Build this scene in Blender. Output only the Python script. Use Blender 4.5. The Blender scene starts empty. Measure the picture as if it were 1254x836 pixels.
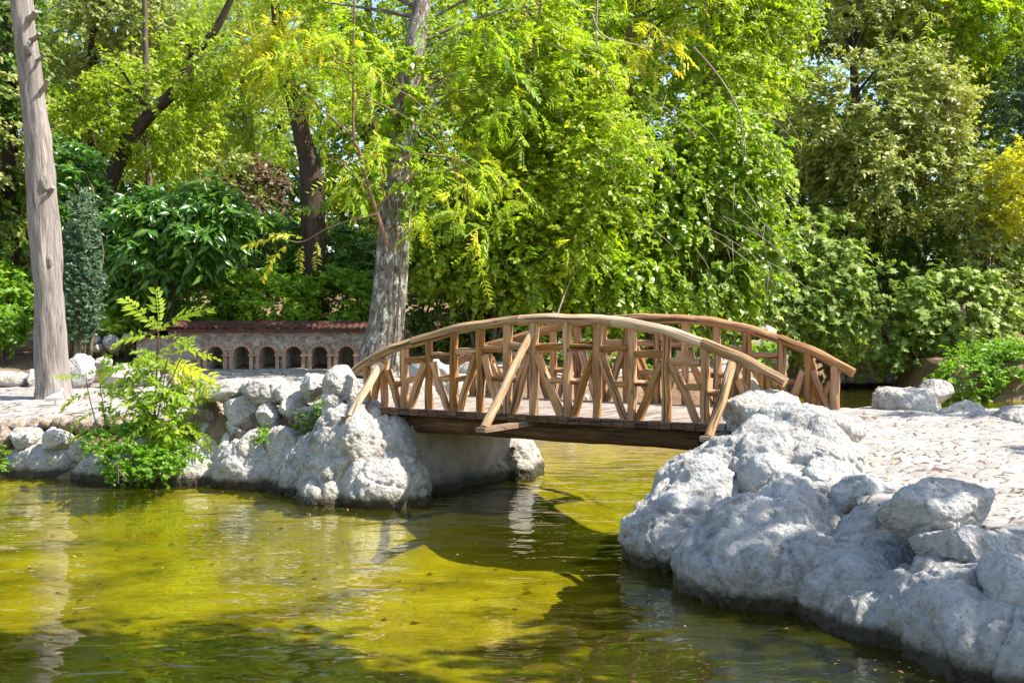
import bpy, bmesh, math, random
import numpy as np
from mathutils import Vector, Matrix

# ------------------------------------------------------------------ camera, sky, sun, exposure
S = bpy.context.scene
C = S.collection
F, CX, HY, CAMZ = 1500.0, 627.0, 385.0, 2.3
cam = bpy.data.objects.new('camera', bpy.data.cameras.new('camera'))
C.objects.link(cam)
cam.location = (0, 0, CAMZ)
cam.rotation_euler = (math.radians(90), 0, 0)
cam.data.sensor_width = 36
cam.data.lens = 36 * F / 1254
cam.data.shift_y = -(418 - HY) / 1254
cam.data.clip_start = 0.1
cam.data.clip_end = 3000
S.camera = cam

SUN_EL = math.radians(51)
SUN_AZ = math.atan2(0.98, -0.19)            # clockwise from +Y: from the right
SUN = Vector((math.cos(SUN_EL) * math.sin(SUN_AZ), math.cos(SUN_EL) * math.cos(SUN_AZ), math.sin(SUN_EL)))
world = bpy.data.worlds.new('World')
S.world = world
world.use_nodes = True
wn = world.node_tree
sky = wn.nodes.new('ShaderNodeTexSky')
sky.sky_type = 'NISHITA'
sky.sun_disc = False
sky.sun_elevation = SUN_EL
sky.sun_rotation = SUN_AZ
bg = wn.nodes['Background']
wn.links.new(sky.outputs[0], bg.inputs[0])
bg.inputs[1].default_value = 0.15
sl = bpy.data.lights.new('sun', 'SUN')
sl.energy = 5.0
sl.angle = math.radians(0.5)
sl.color = (1.0, 0.95, 0.86)
so = bpy.data.objects.new('sun', sl)
C.objects.link(so)
so.rotation_euler = SUN.to_track_quat('Z', 'Y').to_euler()
so.location = (20, -10, 30)
S.view_settings.view_transform = 'Standard'
S.view_settings.look = 'None'
S.view_settings.gamma = 1
S.view_settings.use_curve_mapping = False
S.view_settings.exposure = 1.0
S.cycles.max_bounces = 7
S.cycles.diffuse_bounces = 3
S.cycles.glossy_bounces = 2
S.cycles.transparent_max_bounces = 6
S.cycles.transmission_bounces = 3
S.cycles.caustics_reflective = False
S.cycles.caustics_refractive = False

# ------------------------------------------------------------------ small maths
def W(px, py, d):
    return np.array([(px - CX) / F * d, d, CAMZ - (py - HY) / F * d])
def onz(px, py, z):
    return W(px, py, F * (CAMZ - z) / (py - HY))
def norm(a):
    return a / np.maximum(np.linalg.norm(a, axis=-1, keepdims=True), 1e-9)
def sstep(x):
    x = np.clip(x, 0, 1)
    return x * x * (3 - 2 * x)
def hash3(i, j, k, s):
    h = (i.astype(np.uint32) * np.uint32(374761393) + j.astype(np.uint32) * np.uint32(668265263)
         + k.astype(np.uint32) * np.uint32(2246822519) + np.uint32((s * 3266489917) & 0xFFFFFFFF))
    h = (h ^ (h >> np.uint32(13))) * np.uint32(1274126177)
    h = h ^ (h >> np.uint32(16))
    return (h & np.uint32(0xFFFFFF)).astype(np.float64) / 0xFFFFFF
def vnoise(p, s=0):
    f = np.floor(p)
    t = p - f
    t = t * t * t * (t * (t * 6 - 15) + 10)
    i = f.astype(np.int64)
    r = 0
    for a in (0, 1):
        wa = t[:, 0] if a else 1 - t[:, 0]
        for b in (0, 1):
            wb = t[:, 1] if b else 1 - t[:, 1]
            for c in (0, 1):
                wc = t[:, 2] if c else 1 - t[:, 2]
                r = r + wa * wb * wc * hash3(i[:, 0] + a, i[:, 1] + b, i[:, 2] + c, s)
    return r * 2 - 1
def fbm(p, oct=4, s=0, gain=0.5):
    r, a = 0, 1.0
    for o in range(oct):
        r = r + a * vnoise(p * 2.03 ** o + o * 17.3, s + o)
        a *= gain
    return r
def ridged(p, oct=4, s=0):
    r, a = 0, 1.0
    for o in range(oct):
        r = r + a * (1 - 2 * np.abs(vnoise(p * 2.1 ** o + o * 11.7, s + o)))
        a *= 0.5
    return r
def worley(p, s=0, flat=False):
    f = np.floor(p).astype(np.int64)
    n = len(p)
    f1 = np.full(n, 9.0); f2 = np.full(n, 9.0); idv = np.zeros(n)
    for a in (-1, 0, 1):
        for b in (-1, 0, 1):
            for c in ((0,) if flat else (-1, 0, 1)):
                ci, cj, ck = f[:, 0] + a, f[:, 1] + b, f[:, 2] + c
                q = np.stack([ci + hash3(ci, cj, ck, s + 1), cj + hash3(ci, cj, ck, s + 2),
                              (p[:, 2] if flat else ck + hash3(ci, cj, ck, s + 3))], 1)
                d = np.linalg.norm(q - p, axis=1)
                near = d < f1
                f2 = np.where(near, f1, np.minimum(f2, d))
                idv = np.where(near, hash3(ci, cj, ck, s + 4), idv)
                f1 = np.where(near, d, f1)
    return f1, f2, idv
def catmull(P, n):
    P = np.asarray(P, float)
    Q = np.vstack([2 * P[0] - P[1], P, 2 * P[-1] - P[-2]])
    out = []
    for u in np.linspace(0, len(P) - 1 - 1e-9, n):
        i = int(u); t = u - i
        a, b, c, d = Q[i], Q[i + 1], Q[i + 2], Q[i + 3]
        out.append(0.5 * (2 * b + (c - a) * t + (2 * a - 5 * b + 4 * c - d) * t * t + (3 * b - a - 3 * c + d) * t ** 3))
    return np.array(out)

# ------------------------------------------------------------------ objects
def tag(o, label=None, cat=None, group=None, kind=None):
    if label: o['label'] = label
    if cat: o['category'] = cat
    if group: o['group'] = group
    if kind: o['kind'] = kind
    return o
def empty(name, loc, label, cat, group=None):
    o = bpy.data.objects.new(name, None)
    o.empty_display_size = 0.2
    C.objects.link(o)
    o.location = Vector([float(x) for x in loc])
    return tag(o, label, cat, group)
def mesh_np(name, V, faces, mat, parent=None, attr=None, uv=None, smooth=True, loc=None):
    """faces: list of (n,k) integer arrays. V in world coordinates; origin = parent's place, or loc."""
    V = np.asarray(V, float)
    org = np.array(parent['_w']) if parent is not None and '_w' in parent else None
    if parent is not None:
        base = np.zeros(3); q = parent
        while q is not None:
            base = base + np.array(q.location); q = q.parent
        V = V - base
    elif loc is not None:
        V = V - np.asarray(loc, float)
    me = bpy.data.meshes.new(name)
    me.vertices.add(len(V))
    me.vertices.foreach_set('co', V.astype(np.float32).ravel())
    faces = [np.asarray(f, np.int32) for f in faces if len(f)]
    tot = np.concatenate([np.full(len(f), f.shape[1], np.int32) for f in faces])
    loops = np.concatenate([f.ravel() for f in faces])
    me.loops.add(len(loops))
    me.loops.foreach_set('vertex_index', loops)
    me.polygons.add(len(tot))
    st = np.concatenate([[0], np.cumsum(tot)[:-1]]).astype(np.int32)
    me.polygons.foreach_set('loop_start', st)
    try:
        me.polygons.foreach_set('loop_total', tot)
    except Exception:
        pass
    if smooth:
        me.polygons.foreach_set('use_smooth', np.ones(len(tot), bool))
    if uv is not None:
        l = me.uv_layers.new(name='UVMap')
        l.data.foreach_set('uv', np.asarray(uv, np.float32)[loops].ravel())
    for k, a in (attr or {}).items():
        at = me.attributes.new(k, 'FLOAT', 'POINT')
        at.data.foreach_set('value', np.asarray(a, np.float32))
    me.update(calc_edges=True)
    me.validate()
    if mat: me.materials.append(mat)
    o = bpy.data.objects.new(name, me)
    C.objects.link(o)
    if parent is not None:
        o.parent = parent
    elif loc is not None:
        o.location = Vector([float(x) for x in loc])
    return o

class Tubes:
    """collects tapering tubes (lists of points) and boxes into one mesh"""
    def __init__(s):
        s.V, s.Q, s.T, s.UV, s.n = [], [], [], [], 0
    def tube(s, P, R, sides=6, rough=0.0, seed=0, caps=True, flat=1.0, lump=3.0):
        P = np.asarray(P, float)
        m = len(P)
        R = np.broadcast_to(np.asarray(R, float), (m,))
        T = norm(np.gradient(P, axis=0))
        ref = np.array([0.31, 0.17, 0.93]) if abs(T[0, 2]) < 0.8 else np.array([0.95, 0.2, 0.1])
        a = norm(np.cross(T, ref)); b = np.cross(T, a)
        th = np.linspace(0, 2 * np.pi, sides + 1)       # seam doubled for the UV
        ring = np.cos(th)[None, :, None] * a[:, None, :] + flat * np.sin(th)[None, :, None] * b[:, None, :]
        L = np.concatenate([[0], np.cumsum(np.linalg.norm(np.diff(P, axis=0), axis=1))])
        rr = np.repeat(R[:, None], sides + 1, 1)
        if rough:
            q = np.stack([np.cos(th)[None, :] * 1.3 + 0 * L[:, None] + seed * 3.7, np.sin(th)[None, :] * 1.3 + 0 * L[:, None] + seed * 1.9,
                          np.repeat(L[:, None] * lump, sides + 1, 1)], -1).reshape(-1, 3)
            rr = rr * (1 + rough * fbm(q, 3, seed).reshape(m, sides + 1))
        V = P[:, None, :] + ring * rr[..., None]
        n0 = s.n
        s.V.append(V.reshape(-1, 3))
        u = np.repeat((th / (2 * np.pi))[None, :], m, 0) * R.max() * 6.28
        s.UV.append(np.stack([u + seed * 1.37, np.repeat(L[:, None], sides + 1, 1)], -1).reshape(-1, 2))
        i = np.arange(m - 1)[:, None] * (sides + 1) + np.arange(sides)[None, :]
        s.Q.append((np.stack([i, i + 1, i + sides + 2, i + sides + 1], -1).reshape(-1, 4)) + n0)
        s.n += m * (sides + 1)
        if caps:
            for e, base in ((0, 0), (m - 1, (m - 1) * (sides + 1))):
                # doubled rim so the end stays sharp
                rim = V[e, :sides]
                s.V.append(np.vstack([rim, P[e] + T[e] * R[e] * (0.06 if e else -0.06)]))
                s.UV.append(np.vstack([np.stack([np.cos(th[:-1]) * R[e] + seed, np.sin(th[:-1]) * R[e] + 9], 1), [[seed, 9]]]))
                k = np.arange(sides)
                t = np.stack([k, (k + 1) % sides, np.full(sides, sides)], 1)
                if e == 0: t = t[:, ::-1]
                s.T.append(t + s.n)
                s.n += sides + 1
        return s
    def box(s, c, ax, ay, az, seed=0):
        """centre, three half-axis vectors"""
        c, ax, ay, az = [np.asarray(x, float) for x in (c, ax, ay, az)]
        for n, u, v in ((ax, ay, az), (-ax, az, ay), (ay, az, ax), (-ay, ax, az), (az, ax, ay), (-az, ay, ax)):
            s.V.append(np.array([c + n - u - v, c + n + u - v, c + n + u + v, c + n - u + v]))
            lu, lv = np.linalg.norm(u), np.linalg.norm(v)
            q = np.array([[-lu, -lv], [lu, -lv], [lu, lv], [-lu, lv]])
            if lu > lv: q = q[:, ::-1]
            s.UV.append(q + [seed * 1.3, seed * 0.7])
            s.Q.append(np.array([[0, 1, 2, 3]]) + s.n)
            s.n += 4
        return s
    def build(s, name, mat, parent=None, smooth=True, loc=None, attr=None):
        return mesh_np(name, np.vstack(s.V), [np.vstack(s.Q)] + ([np.vstack(s.T)] if s.T else []), mat, parent,
                       uv=np.vstack(s.UV), smooth=smooth, loc=loc, attr=attr)

# ------------------------------------------------------------------ materials
class NT:
    def __init__(s, name):
        s.m = bpy.data.materials.new(name); s.m.use_nodes = True
        s.t = s.m.node_tree; s.t.nodes.clear()
        s.out = s.t.nodes.new('ShaderNodeOutputMaterial')
    def n(s, kind, ins=None, **props):
        nd = s.t.nodes.new('ShaderNode' + kind)
        for k, v in props.items(): setattr(nd, k, v)
        for k, v in (ins or {}).items():
            if hasattr(v, 'default_value') or isinstance(v, bpy.types.NodeSocket):
                s.t.links.new(v, nd.inputs[k])
            else:
                nd.inputs[k].default_value = v
        return nd
    def noise(s, vec, scale, detail=4, rough=0.55, dist=0.0):
        return s.n('TexNoise', {'Vector': vec, 'Scale': scale, 'Detail': detail, 'Roughness': rough, 'Distortion': dist}).outputs[0]
    def ramp(s, fac, stops, interp='LINEAR'):
        r = s.n('ValToRGB', {'Fac': fac}); cr = r.color_ramp; cr.interpolation = interp
        while len(cr.elements) < len(stops): cr.elements.new(0.5)
        for e, (p, c) in zip(cr.elements, stops):
            e.position = p
            e.color = (c, c, c, 1) if isinstance(c, (int, float)) else (*c, 1)
        return r.outputs[0]
    def mix(s, f, a, b, mode='MIX'):
        nd = s.n('Mix', None, data_type='RGBA', blend_type=mode)
        for i, v in ((0, f), (6, a), (7, b)):
            if isinstance(v, bpy.types.NodeSocket): s.t.links.new(v, nd.inputs[i])
            else: nd.inputs[i].default_value = (*v, 1) if isinstance(v, tuple) and len(v) == 3 else v
        return nd.outputs[2]
    def math(s, op, a, b=0.0, c=None):
        nd = s.n('Math', None, operation=op)
        for i, v in enumerate((a, b) if c is None else (a, b, c)):
            if isinstance(v, bpy.types.NodeSocket): s.t.links.new(v, nd.inputs[i])
            else: nd.inputs[i].default_value = v
        return nd.outputs[0]
    def bump(s, h, strength=0.5, dist=0.02, normal=None):
        ins = {'Height': h, 'Strength': strength, 'Distance': dist}
        if normal is not None: ins['Normal'] = normal
        return s.n('Bump', ins).outputs[0]
    def bsdf(s, color, rough=0.8, normal=None, spec=0.3):
        ins = {'Base Color': color if isinstance(color, bpy.types.NodeSocket) else (*color, 1), 'Roughness': rough, 'Specular IOR Level': spec}
        if normal is not None: ins['Normal'] = normal
        return s.n('BsdfPrincipled', ins).outputs[0]
    def done(s, sh):
        s.t.links.new(sh, s.out.inputs[0]); return s.m
    def pos(s):
        return s.n('NewGeometry').outputs['Position']
    def uv(s, su=1.0, sv=1.0):
        u = s.n('TexCoord').outputs['UV']
        return s.n('Mapping', {'Vector': u, 'Scale': (su, sv, 1)}).outputs[0]
    def rnd(s):
        return s.n('ObjectInfo').outputs['Random']
    def attr(s, name):
        return s.n('Attribute', None, attribute_name=name).outputs['Fac']

def m_rock(name, light, mid, dark, wet=0.10, tint=(0.42, 0.33, 0.2)):
    k = NT(name); p = k.pos()
    n1 = k.noise(p, 1.7, 6, 0.6); n2 = k.noise(p, 9, 8, 0.68, 0.3); n3 = k.noise(p, 45, 6, 0.7)
    vo = k.n('TexVoronoi', {'Vector': p, 'Scale': 22.0}, feature='F1').outputs[0]
    vo2 = k.n('TexVoronoi', {'Vector': p, 'Scale': 60.0}, feature='F1').outputs[0]
    mn = k.math('ADD', k.math('MULTIPLY', n1, 0.45), k.math('MULTIPLY', n2, 0.55))
    col = k.ramp(mn, [(0.37, dark), (0.47, mid), (0.57, light), (0.8, light)])
    pit = k.ramp(k.math('MULTIPLY', vo, k.math('ADD', n2, 0.55)), [(0.12, 1), (0.26, 0)])
    col = k.mix(k.math('MULTIPLY', pit, 0.55), col, tuple(c * 0.7 for c in dark))
    col = k.mix(k.ramp(k.noise(p, 3.3, 5, 0.6), [(0.56, 0), (0.72, 0.5)]), col, tint)          # tan mineral stain
    lich = k.ramp(k.noise(p, 13, 6, 0.75), [(0.58, 0), (0.66, 0.4)])
    col = k.mix(lich, col, tuple(c * 0.55 for c in mid))
    # tide mark: wet brown band above the waterline
    z = k.n('SeparateXYZ', {'Vector': p}).outputs[2]
    zz = k.math('ADD', z, k.math('MULTIPLY', k.math('SUBTRACT', k.noise(p, 5, 5, 0.65), 0.5), 0.14))
    wb = k.ramp(zz, [(0.0, 1), (wet * 0.9, 0.95), (wet * 1.5, 0)])
    col = k.mix(k.ramp(zz, [(0.10, .55), (0.30, 0.0)]), col, (0.22, 0.185, 0.11))
    col = k.mix(wb, col, (0.055, 0.043, 0.024))
    h = k.math('ADD', k.math('MULTIPLY', n2, 0.8), k.math('ADD', k.math('MULTIPLY', n3, 0.42), k.math('MULTIPLY', vo, 0.45)))
    h = k.math('ADD', h, k.math('MULTIPLY', vo2, 0.15))
    nb = k.bump(h, 1.0, 0.055)
    return k.done(k.bsdf(col, k.math('SUBTRACT', 0.93, k.math('MULTIPLY', wb, 0.45)), nb, 0.25))

def m_wood(name, light, mid, dark, grey=(0.5, 0.45, 0.38), greyness=0.35, rough=0.72):
    k = NT(name); r = k.rnd()
    off = k.n('CombineXYZ', {'X': k.math('MULTIPLY', r, 31.0), 'Y': k.math('MULTIPLY', r, 17.0), 'Z': r}).outputs[0]
    uv = k.n('VectorMath', {0: k.n('TexCoord').outputs['UV'], 1: off}, operation='ADD').outputs[0]
    g = k.noise(k.n('Mapping', {'Vector': uv, 'Scale': (30, 2.2, 1)}).outputs[0], 1.0, 6, 0.65, 0.6)
    l = k.noise(k.n('Mapping', {'Vector': uv, 'Scale': (9, 2.2, 1)}).outputs[0], 1.0, 4, 0.6, 0.8)
    col = k.ramp(g, [(0.34, dark), (0.46, mid), (0.62, light)])
    col = k.mix(k.ramp(l, [(0.45, 0), (0.7, greyness)]), col, grey)
    col = k.mix(k.ramp(k.noise(k.n('Mapping', {'Vector': uv, 'Scale': (4, 1.1, 1)}).outputs[0], 1.0, 3, 0.5), [(0.35, 0.7), (0.58, 0)]), col, tuple(c * 0.5 for c in mid))
    vo = k.n('TexVoronoi', {'Vector': k.n('Mapping', {'Vector': uv, 'Scale': (9, 3.3, 1)}).outputs[0], 'Scale': 1.0}, feature='F1').outputs[0]
    knot = k.ramp(vo, [(0.06, 1), (0.13, 0)])
    col = k.mix(k.math('MULTIPLY', knot, 0.85), col, (0.05, 0.025, 0.012))
    crack = k.ramp(k.noise(k.n('Mapping', {'Vector': uv, 'Scale': (22, 0.8, 1)}).outputs[0], 1.0, 3, 0.5), [(0.585, 0), (0.64, 1)])
    col = k.mix(k.math('MULTIPLY', crack, 0.8), col, tuple(c * 0.25 for c in dark))
    hsv = k.n('HueSaturation', {'Color': col, 'Value': k.math('ADD', 0.78, k.math('MULTIPLY', r, 0.5)), 'Saturation': k.math('SUBTRACT', 1.18, k.math('MULTIPLY', r, 0.25))}).outputs[0]
    h = k.math('SUBTRACT', g, k.math('ADD', k.math('MULTIPLY', crack, 0.9), k.math('MULTIPLY', knot, 0.3)))
    return k.done(k.bsdf(hsv, rough, k.bump(h, 0.9, 0.02), 0.3))

def m_bark(name, a, b, c, su=26, sv=3.0, strength=0.9, patch=None):
    k = NT(name); uv = k.n('TexCoord').outputs['UV']
    g = k.noise(k.n('Mapping', {'Vector': uv, 'Scale': (su, sv, 1)}).outputs[0], 1.0, 7, 0.65, 1.2)
    l = k.noise(k.n('Mapping', {'Vector': uv, 'Scale': (2.6, 1.3, 1)}).outputs[0], 1.0, 5, 0.6, 0.5)
    col = k.ramp(g, [(0.3, a), (0.48, b), (0.68, c)])
    col = k.mix(k.ramp(l, [(0.4, 0.0), (0.7, 0.5)]), col, tuple(x * 0.55 for x in b))
    if patch:
        pn = k.noise(k.n('Mapping', {'Vector': uv, 'Scale': (5, 3.4, 1)}).outputs[0], 1.0, 10, 0.78, 0.4)
        col = k.mix(k.ramp(pn, [(patch[1], 0), (patch[1] + 0.05, 1)]), col, patch[0])
        pn2 = k.noise(k.n('Mapping', {'Vector': uv, 'Scale': (7, 5, 1)}).outputs[0], 1.3, 9, 0.75)
        col = k.mix(k.ramp(pn2, [(0.53, 0), (0.58, 0.9)]), col, (0.045, 0.038, 0.03))
    return k.done(k.bsdf(col, 0.9, k.bump(g, strength, 0.03), 0.15))

def m_leaf(name, stops, trans=0.42, rough=0.42, spec=0.4, tmul=(1.5, 1.7, 0.55)):
    k = NT(name)
    t = k.attr('tone')
    col = k.ramp(t, [(p_, tuple(min(.6, x * 1.6) for x in c_)) for p_, c_ in stops])
    pr = k.bsdf(col, rough, None, spec)
    tc = k.mix(1.0, col, tmul, 'MULTIPLY')
    tr = k.n('BsdfTranslucent', {'Color': tc}).outputs[0]
    return k.done(k.n('MixShader', {0: trans, 1: pr, 2: tr}).outputs[0])

def m_simple(name, col, rough=0.8, var=0.25, scale=6.0, bump=0.3, dist=0.01, spec=0.3):
    k = NT(name); p = k.pos()
    n = k.noise(p, scale, 6, 0.65)
    c = k.ramp(n, [(0.3, tuple(x * (1 - var) for x in col)), (0.7, tuple(min(1, x * (1 + var)) for x in col))])
    return k.done(k.bsdf(c, rough, k.bump(k.noise(p, scale * 6, 5, 0.7), bump, dist), spec))

M = {}
M['rock_white'] = m_rock('pale_limestone', (0.63, 0.59, 0.53), (0.51, 0.475, 0.42), (0.25, 0.22, 0.185))
M['rock_grey'] = m_rock('grey_limestone', (0.57, 0.55, 0.52), (0.45, 0.435, 0.41), (0.24, 0.225, 0.205))
M['rock_brown'] = m_rock('earthy_limestone', (0.46, 0.39, 0.31), (0.31, 0.24, 0.18), (0.14, 0.10, 0.075), tint=(0.3, 0.17, 0.09))
M['log'] = m_wood('weathered_log', (0.66, 0.36, 0.16), (0.48, 0.245, 0.10), (0.17, 0.07, 0.026), greyness=.25)
M['log_pale'] = m_wood('bleached_log', (0.70, 0.50, 0.31), (0.57, 0.37, 0.205), (0.26, 0.135, 0.06), greyness=0.6)
M['log_red'] = m_wood('reddish_log', (0.52, 0.29, 0.14), (0.39, 0.20, 0.09), (0.16, 0.075, 0.032), greyness=0.2)
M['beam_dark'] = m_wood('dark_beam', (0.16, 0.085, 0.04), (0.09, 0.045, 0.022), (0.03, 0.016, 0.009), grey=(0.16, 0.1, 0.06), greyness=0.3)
M['plank'] = m_wood('deck_plank', (0.56, 0.48, 0.42), (0.46, 0.38, 0.32), (0.25, 0.18, 0.14), greyness=0.6)
M['plank_end'] = m_wood('outrigger_plank', (0.40, 0.27, 0.18), (0.27, 0.165, 0.105), (0.12, 0.07, 0.045), greyness=0.5)
M['bark_pale'] = m_bark('pale_pine_bark', (0.09, 0.07, 0.058), (0.29, 0.245, 0.215), (0.45, 0.40, 0.36), 14, 1.5, 1.0)
M['bark_dark'] = m_bark('dark_bark', (0.025, 0.018, 0.013), (0.075, 0.052, 0.04), (0.13, 0.095, 0.075), 24, 2.4)
M['bark_patchy'] = m_bark('patchy_bark', (0.07, 0.055, 0.045), (0.20, 0.16, 0.13), (0.30, 0.25, 0.21), 14, 2.0, 0.7, patch=((0.52, 0.52, 0.46), 0.52))
M['bark_mid'] = m_bark('brown_bark', (0.06, 0.042, 0.03), (0.15, 0.11, 0.08), (0.25, 0.19, 0.145), 22, 2.2)
M['twig'] = m_bark('grey_twig', (0.18, 0.135, 0.10), (0.32, 0.255, 0.195), (0.45, 0.38, 0.31), 20, 3)
M['stem_red'] = m_bark('reddish_stem', (0.13, 0.07, 0.045), (0.24, 0.135, 0.085), (0.33, 0.21, 0.14), 20, 3)

G = lambda *a: list(zip((0.0, 0.35, 0.62, 0.85, 1.0), a))
M['leaf_bright'] = m_leaf('bright_green_leaf', G((0.07, 0.105, 0.007), (0.14, 0.19, 0.010), (0.215, 0.26, 0.014), (0.27, 0.30, 0.02), (0.40, 0.32, 0.03)))
M['leaf_ivy'] = m_leaf('ivy_leaf', G((0.055, 0.10, 0.008), (0.12, 0.185, 0.011), (0.19, 0.25, 0.015), (0.24, 0.29, 0.02), (0.40, 0.32, 0.03)), rough=0.33, spec=0.55)
M['leaf_frond'] = m_leaf('pinnate_leaf', G((0.08, 0.14, 0.008), (0.16, 0.23, 0.012), (0.25, 0.30, 0.018), (0.37, 0.36, 0.025), (0.48, 0.31, 0.05)), trans=0.5)
M['leaf_yellow'] = m_leaf('yellowing_leaf', G((0.20, 0.24, 0.015), (0.32, 0.34, 0.02), (0.44, 0.42, 0.03), (0.52, 0.43, 0.04), (0.50, 0.30, 0.05)), trans=0.5, tmul=(1.4, 1.3, 0.5))
M['leaf_laurel'] = m_leaf('laurel_leaf', G((0.02, 0.06, 0.010), (0.045, 0.115, 0.014), (0.075, 0.16, 0.018), (0.115, 0.20, 0.022), (0.16, 0.23, 0.03)), trans=0.3, rough=0.28, spec=0.6)
M['leaf_bush'] = m_leaf('bush_leaf', G((0.045, 0.10, 0.008), (0.09, 0.175, 0.012), (0.135, 0.23, 0.016), (0.20, 0.27, 0.02), (0.28, 0.29, 0.03)), trans=0.42)
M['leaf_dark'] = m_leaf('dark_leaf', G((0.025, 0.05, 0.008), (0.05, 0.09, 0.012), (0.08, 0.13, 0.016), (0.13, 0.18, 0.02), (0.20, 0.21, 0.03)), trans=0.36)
M['leaf_olive'] = m_leaf('olive_leaf', G((0.10, 0.13, 0.025), (0.17, 0.20, 0.05), (0.24, 0.26, 0.08), (0.31, 0.31, 0.11), (0.38, 0.33, 0.13)), trans=0.36, tmul=(1.3, 1.35, 0.6))
M['leaf_fig'] = m_leaf('fig_leaf', G((0.07, 0.115, 0.02), (0.14, 0.195, 0.04), (0.21, 0.265, 0.065), (0.25, 0.30, 0.10), (0.34, 0.32, 0.10)), trans=0.36, rough=0.5, tmul=(1.4, 1.5, 0.6))
M['leaf_lime'] = m_leaf('lime_leaf', G((0.09, 0.14, 0.012), (0.16, 0.22, 0.018), (0.25, 0.29, 0.028), (0.34, 0.34, 0.045), (0.45, 0.36, 0.06)), trans=0.5)
M['leaf_brown'] = m_leaf('withered_leaf', G((0.04, 0.024, 0.015), (0.075, 0.045, 0.026), (0.105, 0.07, 0.042), (0.14, 0.12, 0.06), (0.10, 0.13, 0.03)), trans=0.25, tmul=(1.3, 1.1, 0.8))
M['leaf_cypress'] = m_leaf('cypress_leaf', G((0.025, 0.05, 0.028), (0.045, 0.085, 0.045), (0.07, 0.115, 0.055), (0.10, 0.145, 0.07), (0.16, 0.17, 0.08)), trans=0.2, tmul=(1.1, 1.2, 0.8))
M['leaf_litter'] = m_leaf('fallen_leaf', G((0.12, 0.05, 0.02), (0.22, 0.10, 0.04), (0.32, 0.17, 0.07), (0.38, 0.25, 0.10), (0.40, 0.30, 0.06)), trans=0.1, rough=0.7, tmul=(1.2, 1.0, 0.8))

# ------------------------------------------------------------------ terrain and pond
POND = np.array([(-60, 24), (-30, 20.5), (-14, 18.6), (-7.3, 17.5), (-5, 16.9), (-3.2, 16.2), (-2.5, 15.3), (-1.9, 14.9), (-1.2, 15.5), (-1.1, 16.2),
                 (-.3, 16.9), (.2, 17.9), (-.2, 19.5), (-1.0, 22), (-1.2, 24.3), (1.2, 25.2), (4.5, 27), (6.5, 31), (8.3, 37.5), (10.5, 39.5),
                 (12, 39), (11.9, 35), (11.8, 33.3), (14, 32.6), (24, 33), (60, 34), (60, 12), (14, 13.2), (12, 13.8), (8, 14.9), (6.9, 15.8),
                 (5.6, 16.6), (4.4, 16.5), (3.3, 15.0), (2.7, 13.6), (2.35, 12.4), (2.2, 11.5), (2.5, 10.4), (2.9, 9.5), (3.25, 8.0),
                 (3.7, 7.0), (4.6, 4.5), (4.7, 2.6), (-60, 2.0)], float)
def sd_poly(P, poly):
    x, y = P[:, 0], P[:, 1]
    d = np.full(len(P), 1e9); inside = np.zeros(len(P), bool)
    for i in range(len(poly)):
        a, b = poly[i], poly[(i + 1) % len(poly)]
        e = b - a; w = P[:, :2] - a
        t = np.clip((w @ e) / (e @ e), 0, 1)
        d = np.minimum(d, np.linalg.norm(w - t[:, None] * e, axis=1))
        c = ((a[1] <= y) & (b[1] > y)) | ((b[1] <= y) & (a[1] > y))
        xi = a[0] + (y - a[1]) / (b[1] - a[1] if b[1] != a[1] else 1e-9) * e[0]
        inside ^= c & (x < xi)
    return np.where(inside, -d, d)
def land_z(P):
    x, y = P[:, 0], P[:, 1]
    left = np.interp(y, [16, 18, 19.5, 22, 24, 26, 30, 35, 45, 60, 120], [.45, .55, .80, .92, .97, 1.10, 1.55, 1.95, 3.2, 5.0, 8.0])
    up = sstep((x + 5.0) / 1.4) * sstep((20.5 - y) / 2.0)
    left = left * (1 - up) + np.maximum(left, 1.02) * up
    right = np.interp(y, [2, 7, 9.5, 13.0, 15, 60], [.5, .5, .62, .98, 1.09, 1.2])
    far = np.interp(y, [24, 28, 34, 40, 48, 70, 140], [.75, 1.0, 1.0, 1.0, 2.2, 5.0, 8.0])
    wr = sstep((x - 0.6) / 1.0) * sstep((22 - y) / 2.0)
    wf = sstep((x + 0.5) / 3.0) * (1 - sstep((22 - y) / 2.0))
    z = left * (1 - wr) + right * wr
    z = z * (1 - wf) + far * wf
    return z
def terrain_z(P):
    s = sd_poly(P, POND)
    q = np.column_stack([P[:, :2] * 0.9, np.zeros(len(P))])
    nz = fbm(q, 4, 5)
    z = np.where(s > 0, (land_z(P) + 0.04 * nz) * sstep(s / 0.55 + 0.06), -0.55 * sstep(-s / 1.6) - 0.02 + 0.05 * nz * sstep(-s))
    return z
def grid(xs, ys, fz, name, mat, kind='structure', cut=None):
    X, Y = np.meshgrid(xs, ys)
    P = np.stack([X.ravel(), Y.ravel()], 1)
    z = fz(P)
    nx, ny = len(xs), len(ys)
    i = np.arange(ny - 1)[:, None] * nx + np.arange(nx - 1)[None, :]
    Q = np.stack([i, i + 1, i + nx + 1, i + nx], -1).reshape(-1, 4)
    V = np.column_stack([P, z])
    if cut is not None:
        keep = cut(V[Q].mean(1))
        Q = Q[keep]
        used, inv = np.unique(Q, return_inverse=True)
        V = V[used]; Q = inv.reshape(-1, 4)
    o = mesh_np(name, V, [Q], mat)
    return tag(o, kind=kind)

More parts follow.
